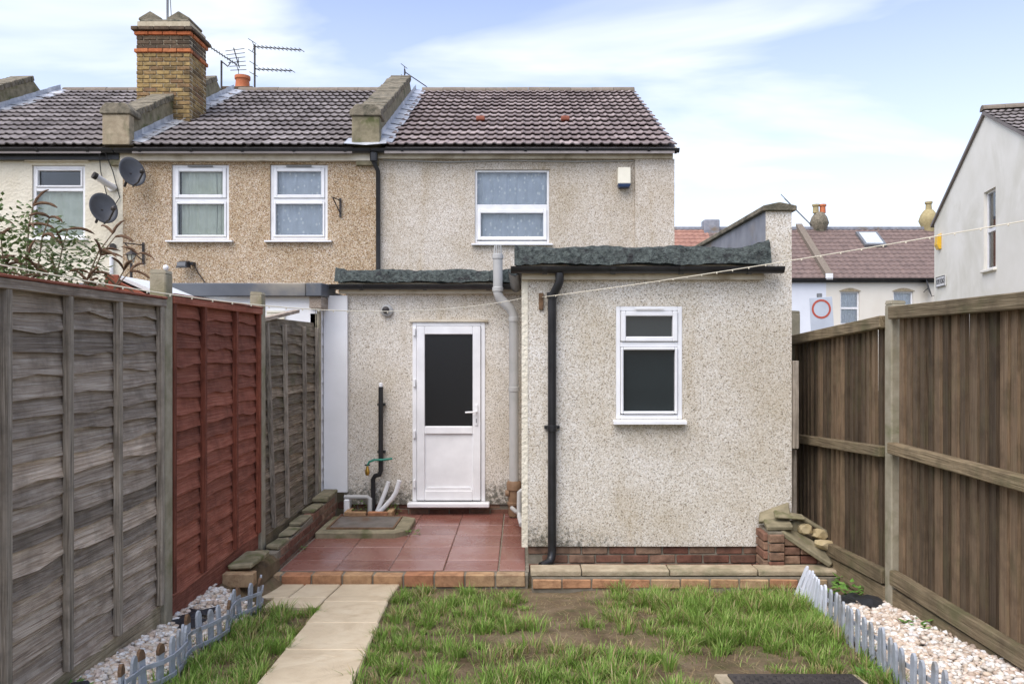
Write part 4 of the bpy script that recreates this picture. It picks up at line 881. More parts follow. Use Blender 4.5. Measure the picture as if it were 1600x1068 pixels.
# ------------------------------------------------------------------ low walls
lw = thing('brick_wall', 'low red brick wall retaining the bed along the left of the patio', 'wall', (-2.07, 7.4, PZ))
core = MB().hexa([(-2.13,6.52,-.1),(-2.008,6.52,-.1),(-2.008,8.66,-.1),(-2.13,8.66,-.1),(-2.13,6.52,.165),(-2.008,6.52,.165),(-2.008,8.66,.29),(-2.13,8.66,.29)]).build('core', 'dark_mortar', lw)
for j in range(5):
    for i in range(11):
        y = 6.29 + .226*i - .113*(j % 2)
        if y > 8.6 or y < 6.55 or .073*j > .145 + (y-6.5)*.06: continue
        inst('brick', brick_mesh('red_brick'), (-2.052, y, .0 + .073*j), (0, 0, math.pi/2), core)
for i, (y, L, w_) in enumerate(((6.05, .40, .18), (6.75, .3, .12), (7.1, .3, .12), (7.45, .36, .12), (7.88, .36, .13), (8.38, .5, .16))):
    MB().box(-2.07-w_/2, -2.07+w_/2, y-L/2, y+L/2, (.225 if i == 0 else .16 + (y-6.5)*.063), (.258 if i == 0 else .192 + (y-6.5)*.063 + (i == 5)*.010)).build('coping_stone', 'mossy_stone', lw, bev=.010, jit=.009)
lbk = thing('loose_brick', 'dark orange brick beyond the left end of the patio edging', 'brick', (-2.07, 5.84, .1)); inst('brick', brick_mesh('edge_brick', .225, .1, .1), (-2.07, 5.84, .155), (0, 0, .03), lbk)
md = tag(MB().hexa([(-2.25,5.88,.0),(-1.99,5.92,.0),(-1.99,6.6,.0),(-2.25,6.6,.0),(-2.25,5.9,.2),(-2.02,5.95,.17),(-2.0,6.6,.14),(-2.25,6.6,.22)]).build('soil_mound', 'soil', None, bev=.03), kind='structure')
cs = thing('stone_kerb', 'line of cream coping stones in front of the extension plinth', 'kerb', (1.3, 6.3, -.1))
MB().box(.08, 2.55, 6.25, 6.42, -.2, .045).build('bed', 'dark_mortar', cs)
for x0, x1 in ((.07, .47), (.478, 1.165), (1.173, 1.86), (1.868, 2.52)):
    MB().prism([(6.27, .052), (6.27, .090), (6.285, .10), (6.44, .10), (6.45, .052)], 'x', x0, x1).build('coping_stone', 'stone_coping', cs, bev=.006, jit=.003)
for i in range(10): inst('brick', brick_mesh('edge_brick', .22, .1, .07), (.2 + .232*i, 6.285 + random.uniform(-.01, .01), .0), (0, 0, 0), cs)
bw = thing('brick_planter', 'broken low brick planter with rubble on top in the right corner', 'planter', (2.2, 6.5, .1))
core = MB().box(2.00, 2.12, 6.44, 6.705, -.1, .36).build('core', 'dark_mortar', bw)
for j in range(5):
    inst('brick', brick_mesh('red_brick', .215, .05, .062), (1.992, 6.575, .02 + .073*j), (0, 0, math.pi/2), core)
    inst('brick', brick_mesh('red_brick', .12, .05, .062), (2.06, 6.437, .02 + .073*j), (0, 0, 0), core)
for k, (y, zt) in enumerate(((6.40, .30), (6.40, .24), (6.41, .17))):
    for j in range(4):
        if .06 + .073*j < zt: inst('brick', brick_mesh('red_brick', .13, .06, .062), (2.19 + .135*k, 6.47, .06 + .073*j), (0, 0, 0), core)
def rock(name, label, c, s, mat, rot=(0, 0, 0), n=2):
    bm = bmesh.new(); bmesh.ops.create_icosphere(bm, subdivisions=n, radius=1)
    for v in bm.verts:
        p = v.co; k = 1 + .22*mn.noise(p*1.7 + Vector(c)*9) + .08*mn.noise(p*5 + Vector(c)*3)
        q = Vector((max(-.8, min(.8, p.x)), max(-.8, min(.8, p.y)), max(-.75, min(.75, p.z))))*k
        v.co = Vector((q.x*s[0], q.y*s[1], q.z*s[2]))
    me = bpy.data.meshes.new(name); bm.to_mesh(me); bm.free(); me.materials.append(M[mat])
    o = bpy.data.objects.new(name, me); COL.objects.link(o); o.location = c; o.rotation_euler = rot
    return tag(o, label, 'stone', 'rubble on the planter')
def slab(label, pts, th, mat):
    a = [Vector(p) for p in pts]; nrm = (a[1]-a[0]).cross(a[2]-a[0]).normalized()*th
    if nrm.z < 0: nrm = -nrm
    o = MB().hexa([p - nrm for p in a] + list(a)).build('stone_slab', mat, None, bev=.008, jit=.004); return tag(o, label, 'slab', 'rubble on the planter')
slab('mossy slab sloping down along the front of the brick planter', [(2.10, 6.44, .37), (2.24, 6.62, .37), (2.58, 6.46, .15), (2.46, 6.32, .13)], .035, 'mossy_stone')
slab('buff paving piece lying flat on the corner of the planter', [(1.99, 6.46, .40), (2.20, 6.44, .41), (2.22, 6.6, .44), (2.00, 6.62, .44)], .04, 'mossy_stone')
slab('mossy slab piece at the back of the planter against the pebbledash', [(1.96, 6.58, .42), (2.22, 6.56, .46), (2.24, 6.69, .56), (2.0, 6.70, .47)], .04, 'mossy_stone')
slab('thin pale edged slab on top of the planter rubble', [(2.08, 6.52, .475), (2.32, 6.5, .455), (2.34, 6.62, .47), (2.10, 6.64, .50)], .02, 'mossy_stone')
slab('long mossy stone strip leaning down towards the right fence', [(2.30, 6.60, .46), (2.34, 6.68, .46), (2.60, 6.64, .30), (2.60, 6.55, .30)], .03, 'mossy_stone')
rock('rubble_stone', 'yellow rubble stone under the leaning strip, left of the pair', (2.33, 6.56, .36), (.07, .05, .055), 'buff_stone')
rock('rubble_stone', 'yellow rubble stone under the leaning strip, right of the pair', (2.45, 6.54, .32), (.07, .05, .055), 'buff_stone', (0, .3, .4))
rock('rubble_stone', 'large pitted beige lump resting on the sloping mossy slab', (2.47, 6.45, .255), (.12, .07, .05), 'buff_stone', (0, .15, .2))
rock('rubble_stone', 'small pinkish stone at the low end of the sloping slab', (2.56, 6.38, .16), (.035, .035, .055), 'buff_stone', (0, .3, 0))
rock('rubble_stone', 'dark stone wedged in the planter behind the slabs', (2.28, 6.62, .36), (.08, .06, .08), 'mossy_stone')

# patio manhole
mh = thing('manhole', 'mossy concrete framed inspection cover on the red patio', 'manhole', (-1.55, 8.0, PZ))
o0 = [(-1.98, 7.62), (-1.22, 7.62), (-1.10, 7.76), (-1.10, 8.27), (-1.22, 8.36), (-1.98, 8.36)]; i0 = [(-1.86, 7.78), (-1.28, 7.78), (-1.28, 8.28), (-1.86, 8.28)]
MB().prism(o0, 'z', PZ-.02, PZ+.055).build('surround', 'mossy_stone', mh, bev=.01)
MB().box(-1.88, -1.26, 7.77, 8.28, PZ+.058, PZ+.066).build('cover', 'old_iron', mh, bev=.003)
for q in ((-1.90, -1.24, 7.74, 7.768), (-1.90, -1.24, 8.282, 8.31), (-1.90, -1.882, 7.768, 8.282), (-1.258, -1.24, 7.768, 8.282)): MB().box(*q, PZ+.056, PZ+.070).build('frame', 'rust', mh)
# lawn manhole at the bottom right
mz = lambda y: lawn_z(y) + .03
m2 = thing('manhole', 'dark chequered metal inspection cover set in the lawn at lower right', 'manhole', (1.4, 3.85, mz(3.85)))
MB().hexa([(1.0,3.55,mz(3.55)-.06),(1.74,3.55,mz(3.55)-.06),(1.74,4.14,mz(4.14)-.06),(1.0,4.14,mz(4.14)-.06),(1.0,3.55,mz(3.55)),(1.74,3.55,mz(3.55)),(1.74,4.14,mz(4.14)),(1.0,4.14,mz(4.14))]).build('surround', 'stone_coping', m2, bev=.006)
MB().hexa([(1.06,3.59,mz(3.59)+.002),(1.70,3.59,mz(3.59)+.002),(1.70,4.10,mz(4.10)+.002),(1.06,4.10,mz(4.10)+.002),(1.06,3.59,mz(3.59)+.012),(1.70,3.59,mz(3.59)+.012),(1.70,4.10,mz(4.10)+.012),(1.06,4.10,mz(4.10)+.012)]).build('cover', 'dark_metal', m2)
tr = MB()
for i in range(18):
    for j in range(14):
        x, y = 1.085 + i*.034, 3.61 + j*.034; dx, dy = (.011, .003) if (i+j) % 2 else (.003, .011); z = mz(y) + .0125
        tr.hexa([(x-dx,y-dy,z),(x+dx,y-dy,z),(x+dx,y+dy,z),(x-dx,y+dy,z),(x-dx*.6,y-dy*.6,z+.004),(x+dx*.6,y-dy*.6,z+.004),(x+dx*.6,y+dy*.6,z+.004),(x-dx*.6,y+dy*.6,z+.004)])
tr.build('tread_pattern', 'dark_metal', m2)['kind'] = 'stuff'

# ------------------------------------------------------------------ picket edging
def picket_row(label, pts, hgt, mat, rusty, white_first=0):
    """pts: list of (x, y, leanx)"""
    o = thing('picket_edging', label, 'edging', (pts[0][0], pts[0][1], lawn_z(pts[0][1])))
    n = len(pts)
    for i, (x, y, lx) in enumerate(pts):
        zb = lawn_z(y) - .02; h = hgt*random.uniform(.93, 1.05); w_ = .024; t_ = .007
        dx = (pts[min(i+1, n-1)][0]-pts[max(i-1, 0)][0]); dy = (pts[min(i+1, n-1)][1]-pts[max(i-1, 0)][1]); rz = math.atan2(dy, dx)
        m = MB().prism([(-w_, 0), (w_, 0), (w_, h-.03), (w_*.6, h-.008), (0, h), (-w_*.6, h-.008), (-w_, h-.03)], 'y', -t_, t_)
        me = m.mesh('picket', 'picket_white' if i < white_first else mat, bev=.002)
        b = bpy.data.objects.new('picket', me); COL.objects.link(b); b.parent = o; b.location = Vector((x, y, zb)) - wloc(o); b.rotation_euler = (-lx, random.uniform(-.04, .04), rz)
        if rusty and random.random() < .4:
            r_ = MB().prism([(-w_*1.03, h-.05), (w_*1.03, h-.05), (w_*1.03, h-.028), (w_*.62, h-.006), (0, h+.003), (-w_*.62, h-.006), (-w_*1.03, h-.028)], 'y', -t_-.001, t_+.001).mesh('bare_tip', 'rust')
            q = bpy.data.objects.new('bare_tip', r_); COL.objects.link(q); q.parent = b
    for hh in (.05, .125):
        for i in range(n-1):
            (x0, y0, l0), (x1, y1, l1) = pts[i], pts[i+1]; d_ = Vector((x1-x0, y1-y0, 0)).normalized(); nn = Vector((-d_.y, d_.x, 0))*.008
            e = hgt/.21; z0, z1 = lawn_z(y0)-.02+hh*e, lawn_z(y1)-.02+hh*e; a = Vector((x0 + math.sin(l0)*hh*e, y0, z0)) + nn*1.9; b_ = Vector((x1 + math.sin(l1)*hh*e, y1, z1)) + nn*1.9
            up = Vector((0, 0, .022)); MB().hexa([a-nn*.6, b_-nn*.6, b_+nn*.6, a+nn*.6, a-nn*.6+up, b_-nn*.6+up, b_+nn*.6+up, a+nn*.6+up]).build('rail', 'picket_white' if i < white_first else mat, o)
    return o
lp = [(-1.885 + .035*math.sin(i*.9) + .008*i*.5, 5.75 - .105*i, random.uniform(-.10, .10)) for i in range(21)]
picket_row('blue grey picket edging with bare worn tips along the left gravel strip', lp, .26, 'picket_blue', True)
rp_ = [(2.10 - .0095*i + .012*math.sin(i*.8), 6.12 - .10*i, .38 - .045*i if i < 8 else random.uniform(-.04, .04)) for i in range(28)]
picket_row('pale blue picket edging leaning at its far end along the right gravel strip', rp_, .26, 'picket_blue', False, 9)

# ------------------------------------------------------------------ gravel
def pebbles(name, label, n, fx, seed):
    rng = np.random.default_rng(seed); bm = bmesh.new(); bmesh.ops.create_icosphere(bm, subdivisions=1, radius=1)
    base = np.array([v.co[:] for v in bm.verts]); faces = np.array([[v.index for v in f.verts] for f in bm.faces]); bm.free()
    V = []; Fc = []; C = []
    pal = np.array([(.64, .57, .48), (.72, .67, .60), (.58, .47, .36), (.76, .74, .70), (.50, .39, .30), (.66, .55, .46)])
    for i in range(n):
        x, y, z = fx(rng); s = rng.uniform(.010, .022)*np.array([rng.uniform(.8, 1.4), rng.uniform(.8, 1.3), rng.uniform(.5, .8)])
        a = rng.uniform(0, 6.28); rot = np.array([[math.cos(a), -math.sin(a), 0], [math.sin(a), math.cos(a), 0], [0, 0, 1]])
        p = (base*(1 + rng.uniform(-.15, .15, (len(base), 1)))*s) @ rot.T + (x, y, z)
        Fc.append(faces + len(base)*i); V.append(p); C.append(np.tile(pal[rng.integers(len(pal))]*rng.uniform(.75, 1.05), (len(base), 1)))
    V = np.concatenate(V); Fc = np.concatenate(Fc); C = np.concatenate(C)
    me = bpy.data.meshes.new(name); me.from_pydata(V.tolist(), [], Fc.tolist())
    ca = me.color_attributes.new('Col', 'FLOAT_COLOR', 'POINT'); ca.data.foreach_set('color', np.hstack([C, np.ones((len(C), 1))]).astype(np.float32).ravel())
    me.polygons.foreach_set('use_smooth', [True]*len(me.polygons)); me.materials.append(M['pebbles'])
    o = bpy.data.objects.new(name, me); COL.objects.link(o); return tag(o, label, 'gravel', None, 'stuff')
def bank_l(x, y):
    t_ = max(0, min(1, (-1.88 - x)/.30)); zf = max(.145 + max(0, 4.86-y)*.06, lawn_z(y)+.03); return lawn_z(y)*(1-t_) + zf*t_ + .005
def bank_r(x, y):
    xp = 1.88 + .095*(y-3.8); t_ = max(0, min(1, (x - xp)/max(.1, 2.5-xp))); return lawn_z(y) + .075*t_ + .005
sheet('gravel_bed', -2.25, -1.87, 2.4, 6.42, 6, 40, lambda x, y: bank_l(x, y) - .004 + .012*mn.noise(Vector((x*9, y*9, 1))), 'soil')
sheet('gravel_bed', 1.84, 2.58, 2.4, 6.18, 10, 40, lambda x, y: bank_r(x, y) - .012 + .012*mn.noise(Vector((x*9, y*9, 1))), 'soil')
def gl_(rng):
    y = 3.2 + 2.45*rng.random()**1.0; x = rng.uniform(-2.18, -1.86); return x, y, bank_l(x, y) + rng.uniform(0, .03)
def gr_(rng):
    y = 3.2 + 2.35*rng.random(); x = rng.uniform(1.87 + .10*(y-3.5), 2.50); return x, y, bank_r(x, y) + rng.uniform(0, .03)
pebbles('gravel', 'white and pink pebble strip beside the left fence', 5200, gl_, 3)
pebbles('gravel', 'white and pink pebble strip beside the right fence', 6500, gr_, 4)
for x, y, s in ((-2.08, 4.92, .13), (-2.06, 5.12, .10), (-2.10, 3.72, .12), (2.28, 5.62, .15), (2.40, 5.45, .12)):
    vs = [(x + s*math.cos(k*.7)*random.uniform(.7, 1.1), y + s*math.sin(k*.7)*random.uniform(.7, 1.2), (bank_l(x, y) if x < 0 else bank_r(x, y)) + .03 + random.uniform(0, .03)) for k in range(9)]
    o = MB().add(vs + [(x, y, (bank_l(x, y) if x < 0 else bank_r(x, y)) + .06)], [(k, (k+1) % 9, 9) for k in range(9)]).build('plastic_sheet', 'plastic_sheet', None)
    tag(o, {-2.08: 'black membrane poking from the gravel at the left post foot', -2.06: 'black membrane flap behind the left post', -2.10: 'black membrane corner in the gravel at lower left', 2.28: 'black membrane patch near the right post foot', 2.40: 'black membrane strip against the right post'}[x], 'membrane')

# ------------------------------------------------------------------ grass
def grass():
    rng = np.random.default_rng(11); V = []; Fc = []; C = []; k = 0
    def blade(x, y, h, lean, a, w_, col):
        nonlocal k
        z = soil_z(x, y) - .005; dx, dy = math.cos(a), math.sin(a); px_, py_ = -dy*w_, dx*w_
        m = (x + dx*lean*.35, y + dy*lean*.35, z + h*.6); t_ = (x + dx*lean, y + dy*lean, z + h)
        V.extend([(x-px_, y-py_, z), (x+px_, y+py_, z), (m[0]+px_*.75, m[1]+py_*.75, m[2]), (m[0]-px_*.75, m[1]-py_*.75, m[2]), t_])
        Fc.append((k, k+1, k+2, k+3)); Fc.append((k+3, k+2, k+4)); C.extend([col]*5); k += 5
    greens = [(.15, .26, .04), (.20, .33, .055), (.25, .39, .075), (.33, .44, .12), (.13, .22, .035)]
    straw = [(.42, .33, .16), (.36, .27, .13), (.48, .40, .22)]
    def col(ps):
        c = straw[rng.integers(3)] if rng.random() < ps else greens[rng.integers(5)]
        q = rng.uniform(.75, 1.2); return (c[0]*q, c[1]*q, c[2]*q, 1)
    def onpath(x, y): e = max(0, 5.8-y)*.055; return -1.43 + e < x < -.96 + e or (y > 5.62 and x < -.97)
    def inlawn(x, y):
        if y < 3.0 or y > 6.19: return False
        if x < -1.85 or x > 1.86 + .095*(y-3.8): return False
        if onpath(x, y): return False
        if 1.0 < x < 1.76 and y < 4.16: return False
        return True
    def dens(x, y):
        d = .40 + 1.15*mn.noise(Vector((x*1.5, y*1.9, 5)))
        if x > .75 and y > 4.6: d += .55*min(1, (x-.75)/.6)
        if x > 1.6: d += .4
        if x < -.35: d += .35
        if -.3 < x < .9 and 4.3 < y < 5.0: d -= .22
        if x < -1.43: d += .25
        return d
    nt_ = 0
    while nt_ < 900:
        x, y = rng.uniform(-1.85, 2.1), rng.uniform(3.0, 6.19)
        if not inlawn(x, y) or rng.random() > dens(x, y): continue
        nt_ += 1; r = rng.uniform(.02, .08); nb = int(rng.uniform(25, 75)); H = rng.uniform(.03, .11)*(1.25 if x > .9 and y > 4.7 else 1)
        ps = .10 if rng.random() < .75 else .45
        for _ in range(nb):
            a = rng.uniform(0, 6.28); rr = r*math.sqrt(rng.random()); bx, by = x + rr*math.cos(a), y + rr*math.sin(a)
            if onpath(bx, by) and rng.random() < .8: continue
            blade(bx, by, H*rng.uniform(.5, 1.1), H*rng.uniform(.2, .95), a + rng.uniform(-.8, .8), rng.uniform(.0020, .0038), col(ps))
    for _ in range(16000):
        x, y = rng.uniform(-1.85, 2.1), rng.uniform(3.0, 6.19)
        if not inlawn(x, y) or rng.random() > dens(x, y) + .15: continue
        blade(x, y, rng.uniform(.015, .06), rng.uniform(.01, .06), rng.uniform(0, 6.28), rng.uniform(.0014, .0028), col(.28))
    for _ in range(7000):     # dead straw lying flat
        x, y = rng.uniform(-1.8, 2.0), rng.uniform(3.0, 6.19)
        if inlawn(x, y): blade(x, y, rng.uniform(.004, .02), rng.uniform(.04, .10), rng.uniform(0, 6.28), .0016, (*straw[rng.integers(3)], 1))
    me = bpy.data.meshes.new('grass'); me.from_pydata(V, [], Fc)
    ca = me.color_attributes.new('Col', 'FLOAT_COLOR', 'POINT'); ca.data.foreach_set('color', np.array(C, np.float32).ravel())
    me.materials.append(M['grass']); o = bpy.data.objects.new('grass', me); COL.objects.link(o)
    tag(o, 'patchy tufts of green grass with straw over bare soil', 'grass', None, 'stuff')
grass()
def leafy(name, label, c, n, spread, size, hmax, cat='weed', group='weeds along the fences', cols=((.10, .22, .04), (.14, .28, .05), (.18, .32, .07)), seed=0, droop=.4):
    rng = np.random.default_rng(seed + int(abs(c[0]*1000) + abs(c[1]*977))); V = []; Fc = []; C = []
    for i in range(n):
        a = rng.uniform(0, 6.28); r = spread*math.sqrt(rng.random()); b = Vector((c[0]+r*math.cos(a), c[1]+r*math.sin(a), c[2] + hmax*rng.random()*(1-.5*r/spread)))
        L = size*rng.uniform(.6, 1.2); d = Vector((math.cos(a+rng.uniform(-1, 1)), math.sin(a+rng.uniform(-1, 1)), rng.uniform(-droop, .6))).normalized(); sd = d.cross(Vector((0, 0, 1))).normalized()*L*.32; up = sd.cross(d).normalized()*L*.10
        k = len(V); V += [b, b + d*L*.4 + sd - up, b + d*L, b + d*L*.4 - sd - up, b + d*L*.5 + up*.3]
        Fc += [(k, k+1, k+4), (k+1, k+2, k+4), (k+2, k+3, k+4), (k+3, k, k+4)]
        q = cols[rng.integers(len(cols))]; f_ = rng.uniform(.7, 1.2); C += [(q[0]*f_, q[1]*f_, q[2]*f_, 1)]*5
    me = bpy.data.meshes.new(name); me.from_pydata([tuple(v) for v in V], [], Fc)
    ca = me.color_attributes.new('Col', 'FLOAT_COLOR', 'POINT'); ca.data.foreach_set('color', np.array(C, np.float32).ravel()); me.materials.append(M['leaf'])
    o = bpy.data.objects.new(name, me); COL.objects.link(o)
    return tag(o, label, cat, group) if label else o
for lab, x, y, z, n, s, sz, h in (('leafy weed at the foot of the near left gravel board', -2.12, 3.75, .17, 90, .13, .045, .12), ('small weed on the gravel below the grey panel', -2.12, 4.35, .12, 40, .07, .035, .08),
    ('weed at the foot of the red gravel board by the edging bricks', -2.12, 6.25, .0, 50, .08, .04, .10), ('green weed growing by the right picket edging near the fence post', 2.36, 5.75, .05, 60, .12, .06, .14),
    ('bright weed against the right gravel board', 2.42, 4.85, .12, 50, .09, .05, .10), ('clover like weed beside the lawn manhole', 1.92, 4.15, .13, 60, .13, .05, .05),
    ('ivy leaves at the end of the stone kerb', 2.55, 6.2, .0, 40, .10, .06, .12), ('weeds growing in the gully beside the white pipes', -1.40, 8.66, .03, 60, .09, .035, .16), ('weeds behind the grey waste pipe', -1.75, 8.68, .05, 50, .10, .03, .14),
    ('weed at the corner of the patio manhole', -1.06, 7.75, .04, 18, .06, .035, .05), ('tiny weed in the patio wall foot', -1.98, 7.2, .03, 16, .04, .03, .04)):
    leafy('weed', lab, (x, y, z), n, s, sz, h)

# ------------------------------------------------------------------ buddleia
bd = thing('buddleia_bush', 'straggly buddleia with drooping brown flower spikes behind the left fence', 'bush', (-4.0, 6.5, -.2))
rng = random.Random(5); tips = []
for i in range(22):
    a = rng.uniform(-1, 1); tx, tz = -4.15 + a*.85 + .1, rng.uniform(2.35, 3.12) - .3*abs(a); ty = 6.5 + rng.uniform(-.4, .4)
    p0 = Vector((-4.1 + .15*a, 6.5, -.2)); p3 = Vector((tx, ty, tz)); p1 = p0 + Vector((a*.15, 0, 1.3)); p2 = Vector((p0.x + (tx-p0.x)*.55, ty, tz - .25))
    pts = [p0*(1-t_)**3 + p1*3*t_*(1-t_)**2 + p2*3*t_*t_*(1-t_) + p3*t_**3 for t_ in [k/8 for k in range(9)]]
    MB().tube(pts, [.014 - .0012*k for k in range(9)], 5).build('stem', 'stem', bd); tips += [(pts[k], pts[k]-pts[k-1]) for k in (5, 6, 7, 8)]
def spike(p, d, L):
    pts = []; q = Vector(p); dd = Vector(d).normalized()
    for k in range(7): pts.append(q.copy()); q = q + dd*L/6; dd = (dd + Vector((0, 0, -.20))).normalized()
    MB().tube(pts, [.006, .0095, .011, .011, .010, .008, .003], 7).build('flower_spike', 'flower_spike', bd, jit=.003)
for (p, d) in tips:
    for _k in range(2 if p.z > 2.25 else 0):
        dd = Vector((d.x*2 + rng.uniform(-.5, .8), d.y + rng.uniform(-.4, .2), rng.uniform(.0, .5)*abs(d.z)*4 + .05)); spike(p, dd, rng.uniform(.13, .22))
fo = leafy('foliage', None, (-4.22, 6.5, 2.25), 2500, .74, .062, .95, cols=((.10, .15, .045), (.13, .18, .06), (.08, .12, .035), (.16, .19, .08)), seed=3, droop=.9)
fo.data.transform(Matrix.Translation(-wloc(bd))); fo.parent = bd; fo['kind'] = 'stuff'

# ------------------------------------------------------------------ shed gable, wall fittings
sh = thing('garden_shed', 'small red timber shed whose gable peak shows over the grey fence panel', 'shed', (-3.75, 7.6, -.2))
D = 7.4; xa, xp, xb = X(120, D), X(182, D), X(255, D); zp = Z(438, D); ze = Z(470, D)
MB().prism([(xa, -.2), (xb, -.2), (xb, ze-.05), (xp, zp-.05), (xa, ze-.05)], 'y', D+.03, D+1.5).build('walls', 'shed_red', sh)
MB().prism([(xa-.1, ze-.06), (xp, zp+.0), (xb+.1, ze-.06), (xb+.1, ze-.14), (xp, zp-.09), (xa-.1, ze-.14)], 'y', D-.03, D+.027).build('bargeboard', 'shed_red', sh)
MB().box(X(169, D), X(190, D), D-.06, D-.032, zp-.12, Z(430, D)).build('finial', 'shed_red', sh, bev=.006)
MB().prism([(xa-.15, ze-.05), (xp, zp+.02), (xb+.15, ze-.05), (xb+.15, ze-.0), (xp, zp+.05), (xa-.15, ze-.0)], 'y', D+.03, D+1.6).build('roof', 'shed_roof', sh)
def dish(label, px, py, D, r, yaw, group='satellite dishes on the terrace'):
    x, z = X(px, D), Z(py, D); o = thing('satellite_dish', label, 'dish', (x, D, z), group)
    m = MB(); n = 28; k = 6
    vs = [(0, .07, 0)]
    for i in range(1, k+1):
        for j in range(n):
            t_ = 2*math.pi*j/n; rr = r*i/k; vs.append((rr*math.cos(t_)*.86, .07 - .07*(i/k)**2, rr*math.sin(t_)))
    fs = [(0, 1+j, 1+(j+1) % n) for j in range(n)] + [(1+(i-1)*n+j, 1+i*n+j, 1+i*n+(j+1) % n, 1+(i-1)*n+(j+1) % n) for i in range(1, k) for j in range(n)]
    a_ = lbuild(MB().add(vs, fs), 'reflector', 'dish_grey', o, smooth=True); sm = a_.modifiers.new('thick', 'SOLIDIFY'); sm.thickness = .008
    lbuild(MB().tube([(0, .05, -r*.93), (0, -.12, -r*.95), (0, -r*1.35, -r*.55)], .014, 6), 'arm', 'dark_metal', o)
    lbuild(MB().lathe([(.02, 0), (.035, .02), (.035, .06), (.02, .09)], (0, -r*1.35, -r*.5), 10, 'y'), 'receiver', 'dark_metal', o)
    lbuild(MB().tube([(0, .06, 0), (0, .2, -.05), (.0, .3, -.12)], .02, 8), 'mount', 'dark_metal', o)
    o.rotation_euler = (R(-16), 0, yaw); return o
dish('grey satellite dish at the eaves where cream and tan walls meet', 207, 268, 12.2, .24, R(52))
dish('grey satellite dish on the cream wall beside its window', 162, 325, 12.15, .25, R(52))
dd = dish('far grey satellite dish on the distant cream house', 1452, 450, 39.6, .45, R(60), None)
cm = thing('security_camera', 'white tube security camera above the dish on the cream wall', 'camera', (X(163, 12.4), 12.45, Z(284, 12.4)))
MB().tube([(X(170, 12.3), 12.48, Z(290, 12.3)), (X(163, 12.3), 12.35, Z(285, 12.3)), (X(152, 12.2), 12.15, Z(276, 12.2))], .05, 12).build('body', 'white_paint', cm, smooth=True)
MB().tube([(X(153, 12.2), 12.16, Z(277, 12.2)), (X(150, 12.2), 12.12, Z(275, 12.2))], .055, 12).build('lens', 'dark_metal', cm)
MB().lathe([(.07, 0), (.06, -.03)], (X(170, 12.4), 12.497, Z(291, 12.4)), 12, 'y').build('mount', 'white_paint', cm)
mb = MB()
for a_, b_ in ((160, 153), (168, 172)): mb.tube([(X(a_, 12.4), 12.3, 4.9), (X(b_+4, 12.45), 12.46, 4.6), (X(b_+14, 12.45), 12.47, 4.2), (X(170, 12.4), 12.47, 4.0)], .008, 5)
mb.build('cable', 'sign_black', crm)
MB().tube([(X(171, 12.4), 12.46, Z(400, 12.4)), (X(171, 12.4), 12.46, Z(432, 12.4))], .03, 8).build('vent_pipe', 'upvc', crm)
MB().lathe([(.05, 0), (.05, -.03)], (X(172, 12.4), 12.499, Z(384, 12.4)), 10, 'y').build('vent_hole', 'dark_metal', crm)
ls = thing('lamp_post', 'thin garden lamp post with lantern in front of the tan wall', 'lamp', (X(205, 11.2), 11.2, -.2))
x, D = X(205, 11.2), 11.2
MB().tube([(x, D, -.2), (x, D, Z(411, D))], .018, 8).build('pole', 'dark_metal', ls)
MB().lathe([(.035, 0), (.06, .13)], (x, D, Z(410, D)), 6).build('glass', 'lamp_glass', ls)
MB().lathe([(.085, 0), (.08, .015), (.02, .05), (.008, .08)], (x, D, Z(398, D)), 6).build('lantern_cap', 'dark_metal', ls)
for k in range(6):
    t_ = k*math.pi/3; MB().tube([(x+.036*math.cos(t_), D+.036*math.sin(t_), Z(410, D)), (x+.062*math.cos(t_), D+.062*math.sin(t_), Z(398, D))], .005, 4).build('lantern_bar', 'dark_metal', ls)
def bracket(label, px, py0, py1, dirx):
    D = 12.4; x = X(px, D); o = thing('hanging_bracket', label, 'bracket', (x, D, Z(py1, D)), 'iron hanging basket brackets')
    MB().box(x-.015, x+.015, 12.465, 12.49, Z(py1, D), Z(py0, D)).build('upright', 'dark_metal', o)
    MB().tube([(x, 12.46, Z(py0+4, D)), (x + dirx*.12, 12.2, Z(py0+4, D))], .010, 6).build('bar', 'dark_metal', o)
    MB().tube([(x, 12.46, Z(py1-6, D)), (x + dirx*.05, 12.38, Z(py1-14, D)), (x + dirx*.11, 12.22, Z(py0+5, D))], .009, 6).build('brace', 'dark_metal', o)
bracket('iron hanging bracket low on the tan wall near the lamp post', 220, 378, 412, -1.4)
bracket('iron hanging bracket on the tan wall right of the lace curtained window', 530, 308, 338, -.5)
fl = thing('floodlight', 'black floodlight with trailing cable low on the tan wall', 'light', (X(290, 12.4), 12.4, Z(415, 12.4)))
D = 12.4; x = X(290, D)
MB().hexa([(x-.10,12.25,Z(420,D)),(x+.08,12.25,Z(420,D)),(x+.08,12.42,Z(418,D)),(x-.10,12.42,Z(418,D)),(x-.06,12.28,Z(409,D)),(x+.06,12.28,Z(409,D)),(x+.06,12.42,Z(407,D)),(x-.06,12.42,Z(407,D))]).build('housing', 'black_plastic', fl, bev=.008)
MB().box(x-.07, x+.06, 12.245, 12.249, Z(418, D)+.01, Z(411, D)).build('glass', 'grey_metal', fl)
MB().box(x+.06, x+.12, 12.38, 12.494, Z(414, D), Z(409, D)).build('bracket', 'black_plastic', fl)
MB().tube([(x+.10, 12.47, Z(412, D)), (x+.16, 12.48, Z(425, D)), (x+.28, 12.48, Z(442, D))], .007, 5).build('cable', 'sign_black', fl)
gb = thing('globe_lamp', 'small white globe on a stalk just behind the left fence post', 'lamp', (X(259, 6.3), 6.3, -.1)); x, D = X(259, 6.3), 6.3
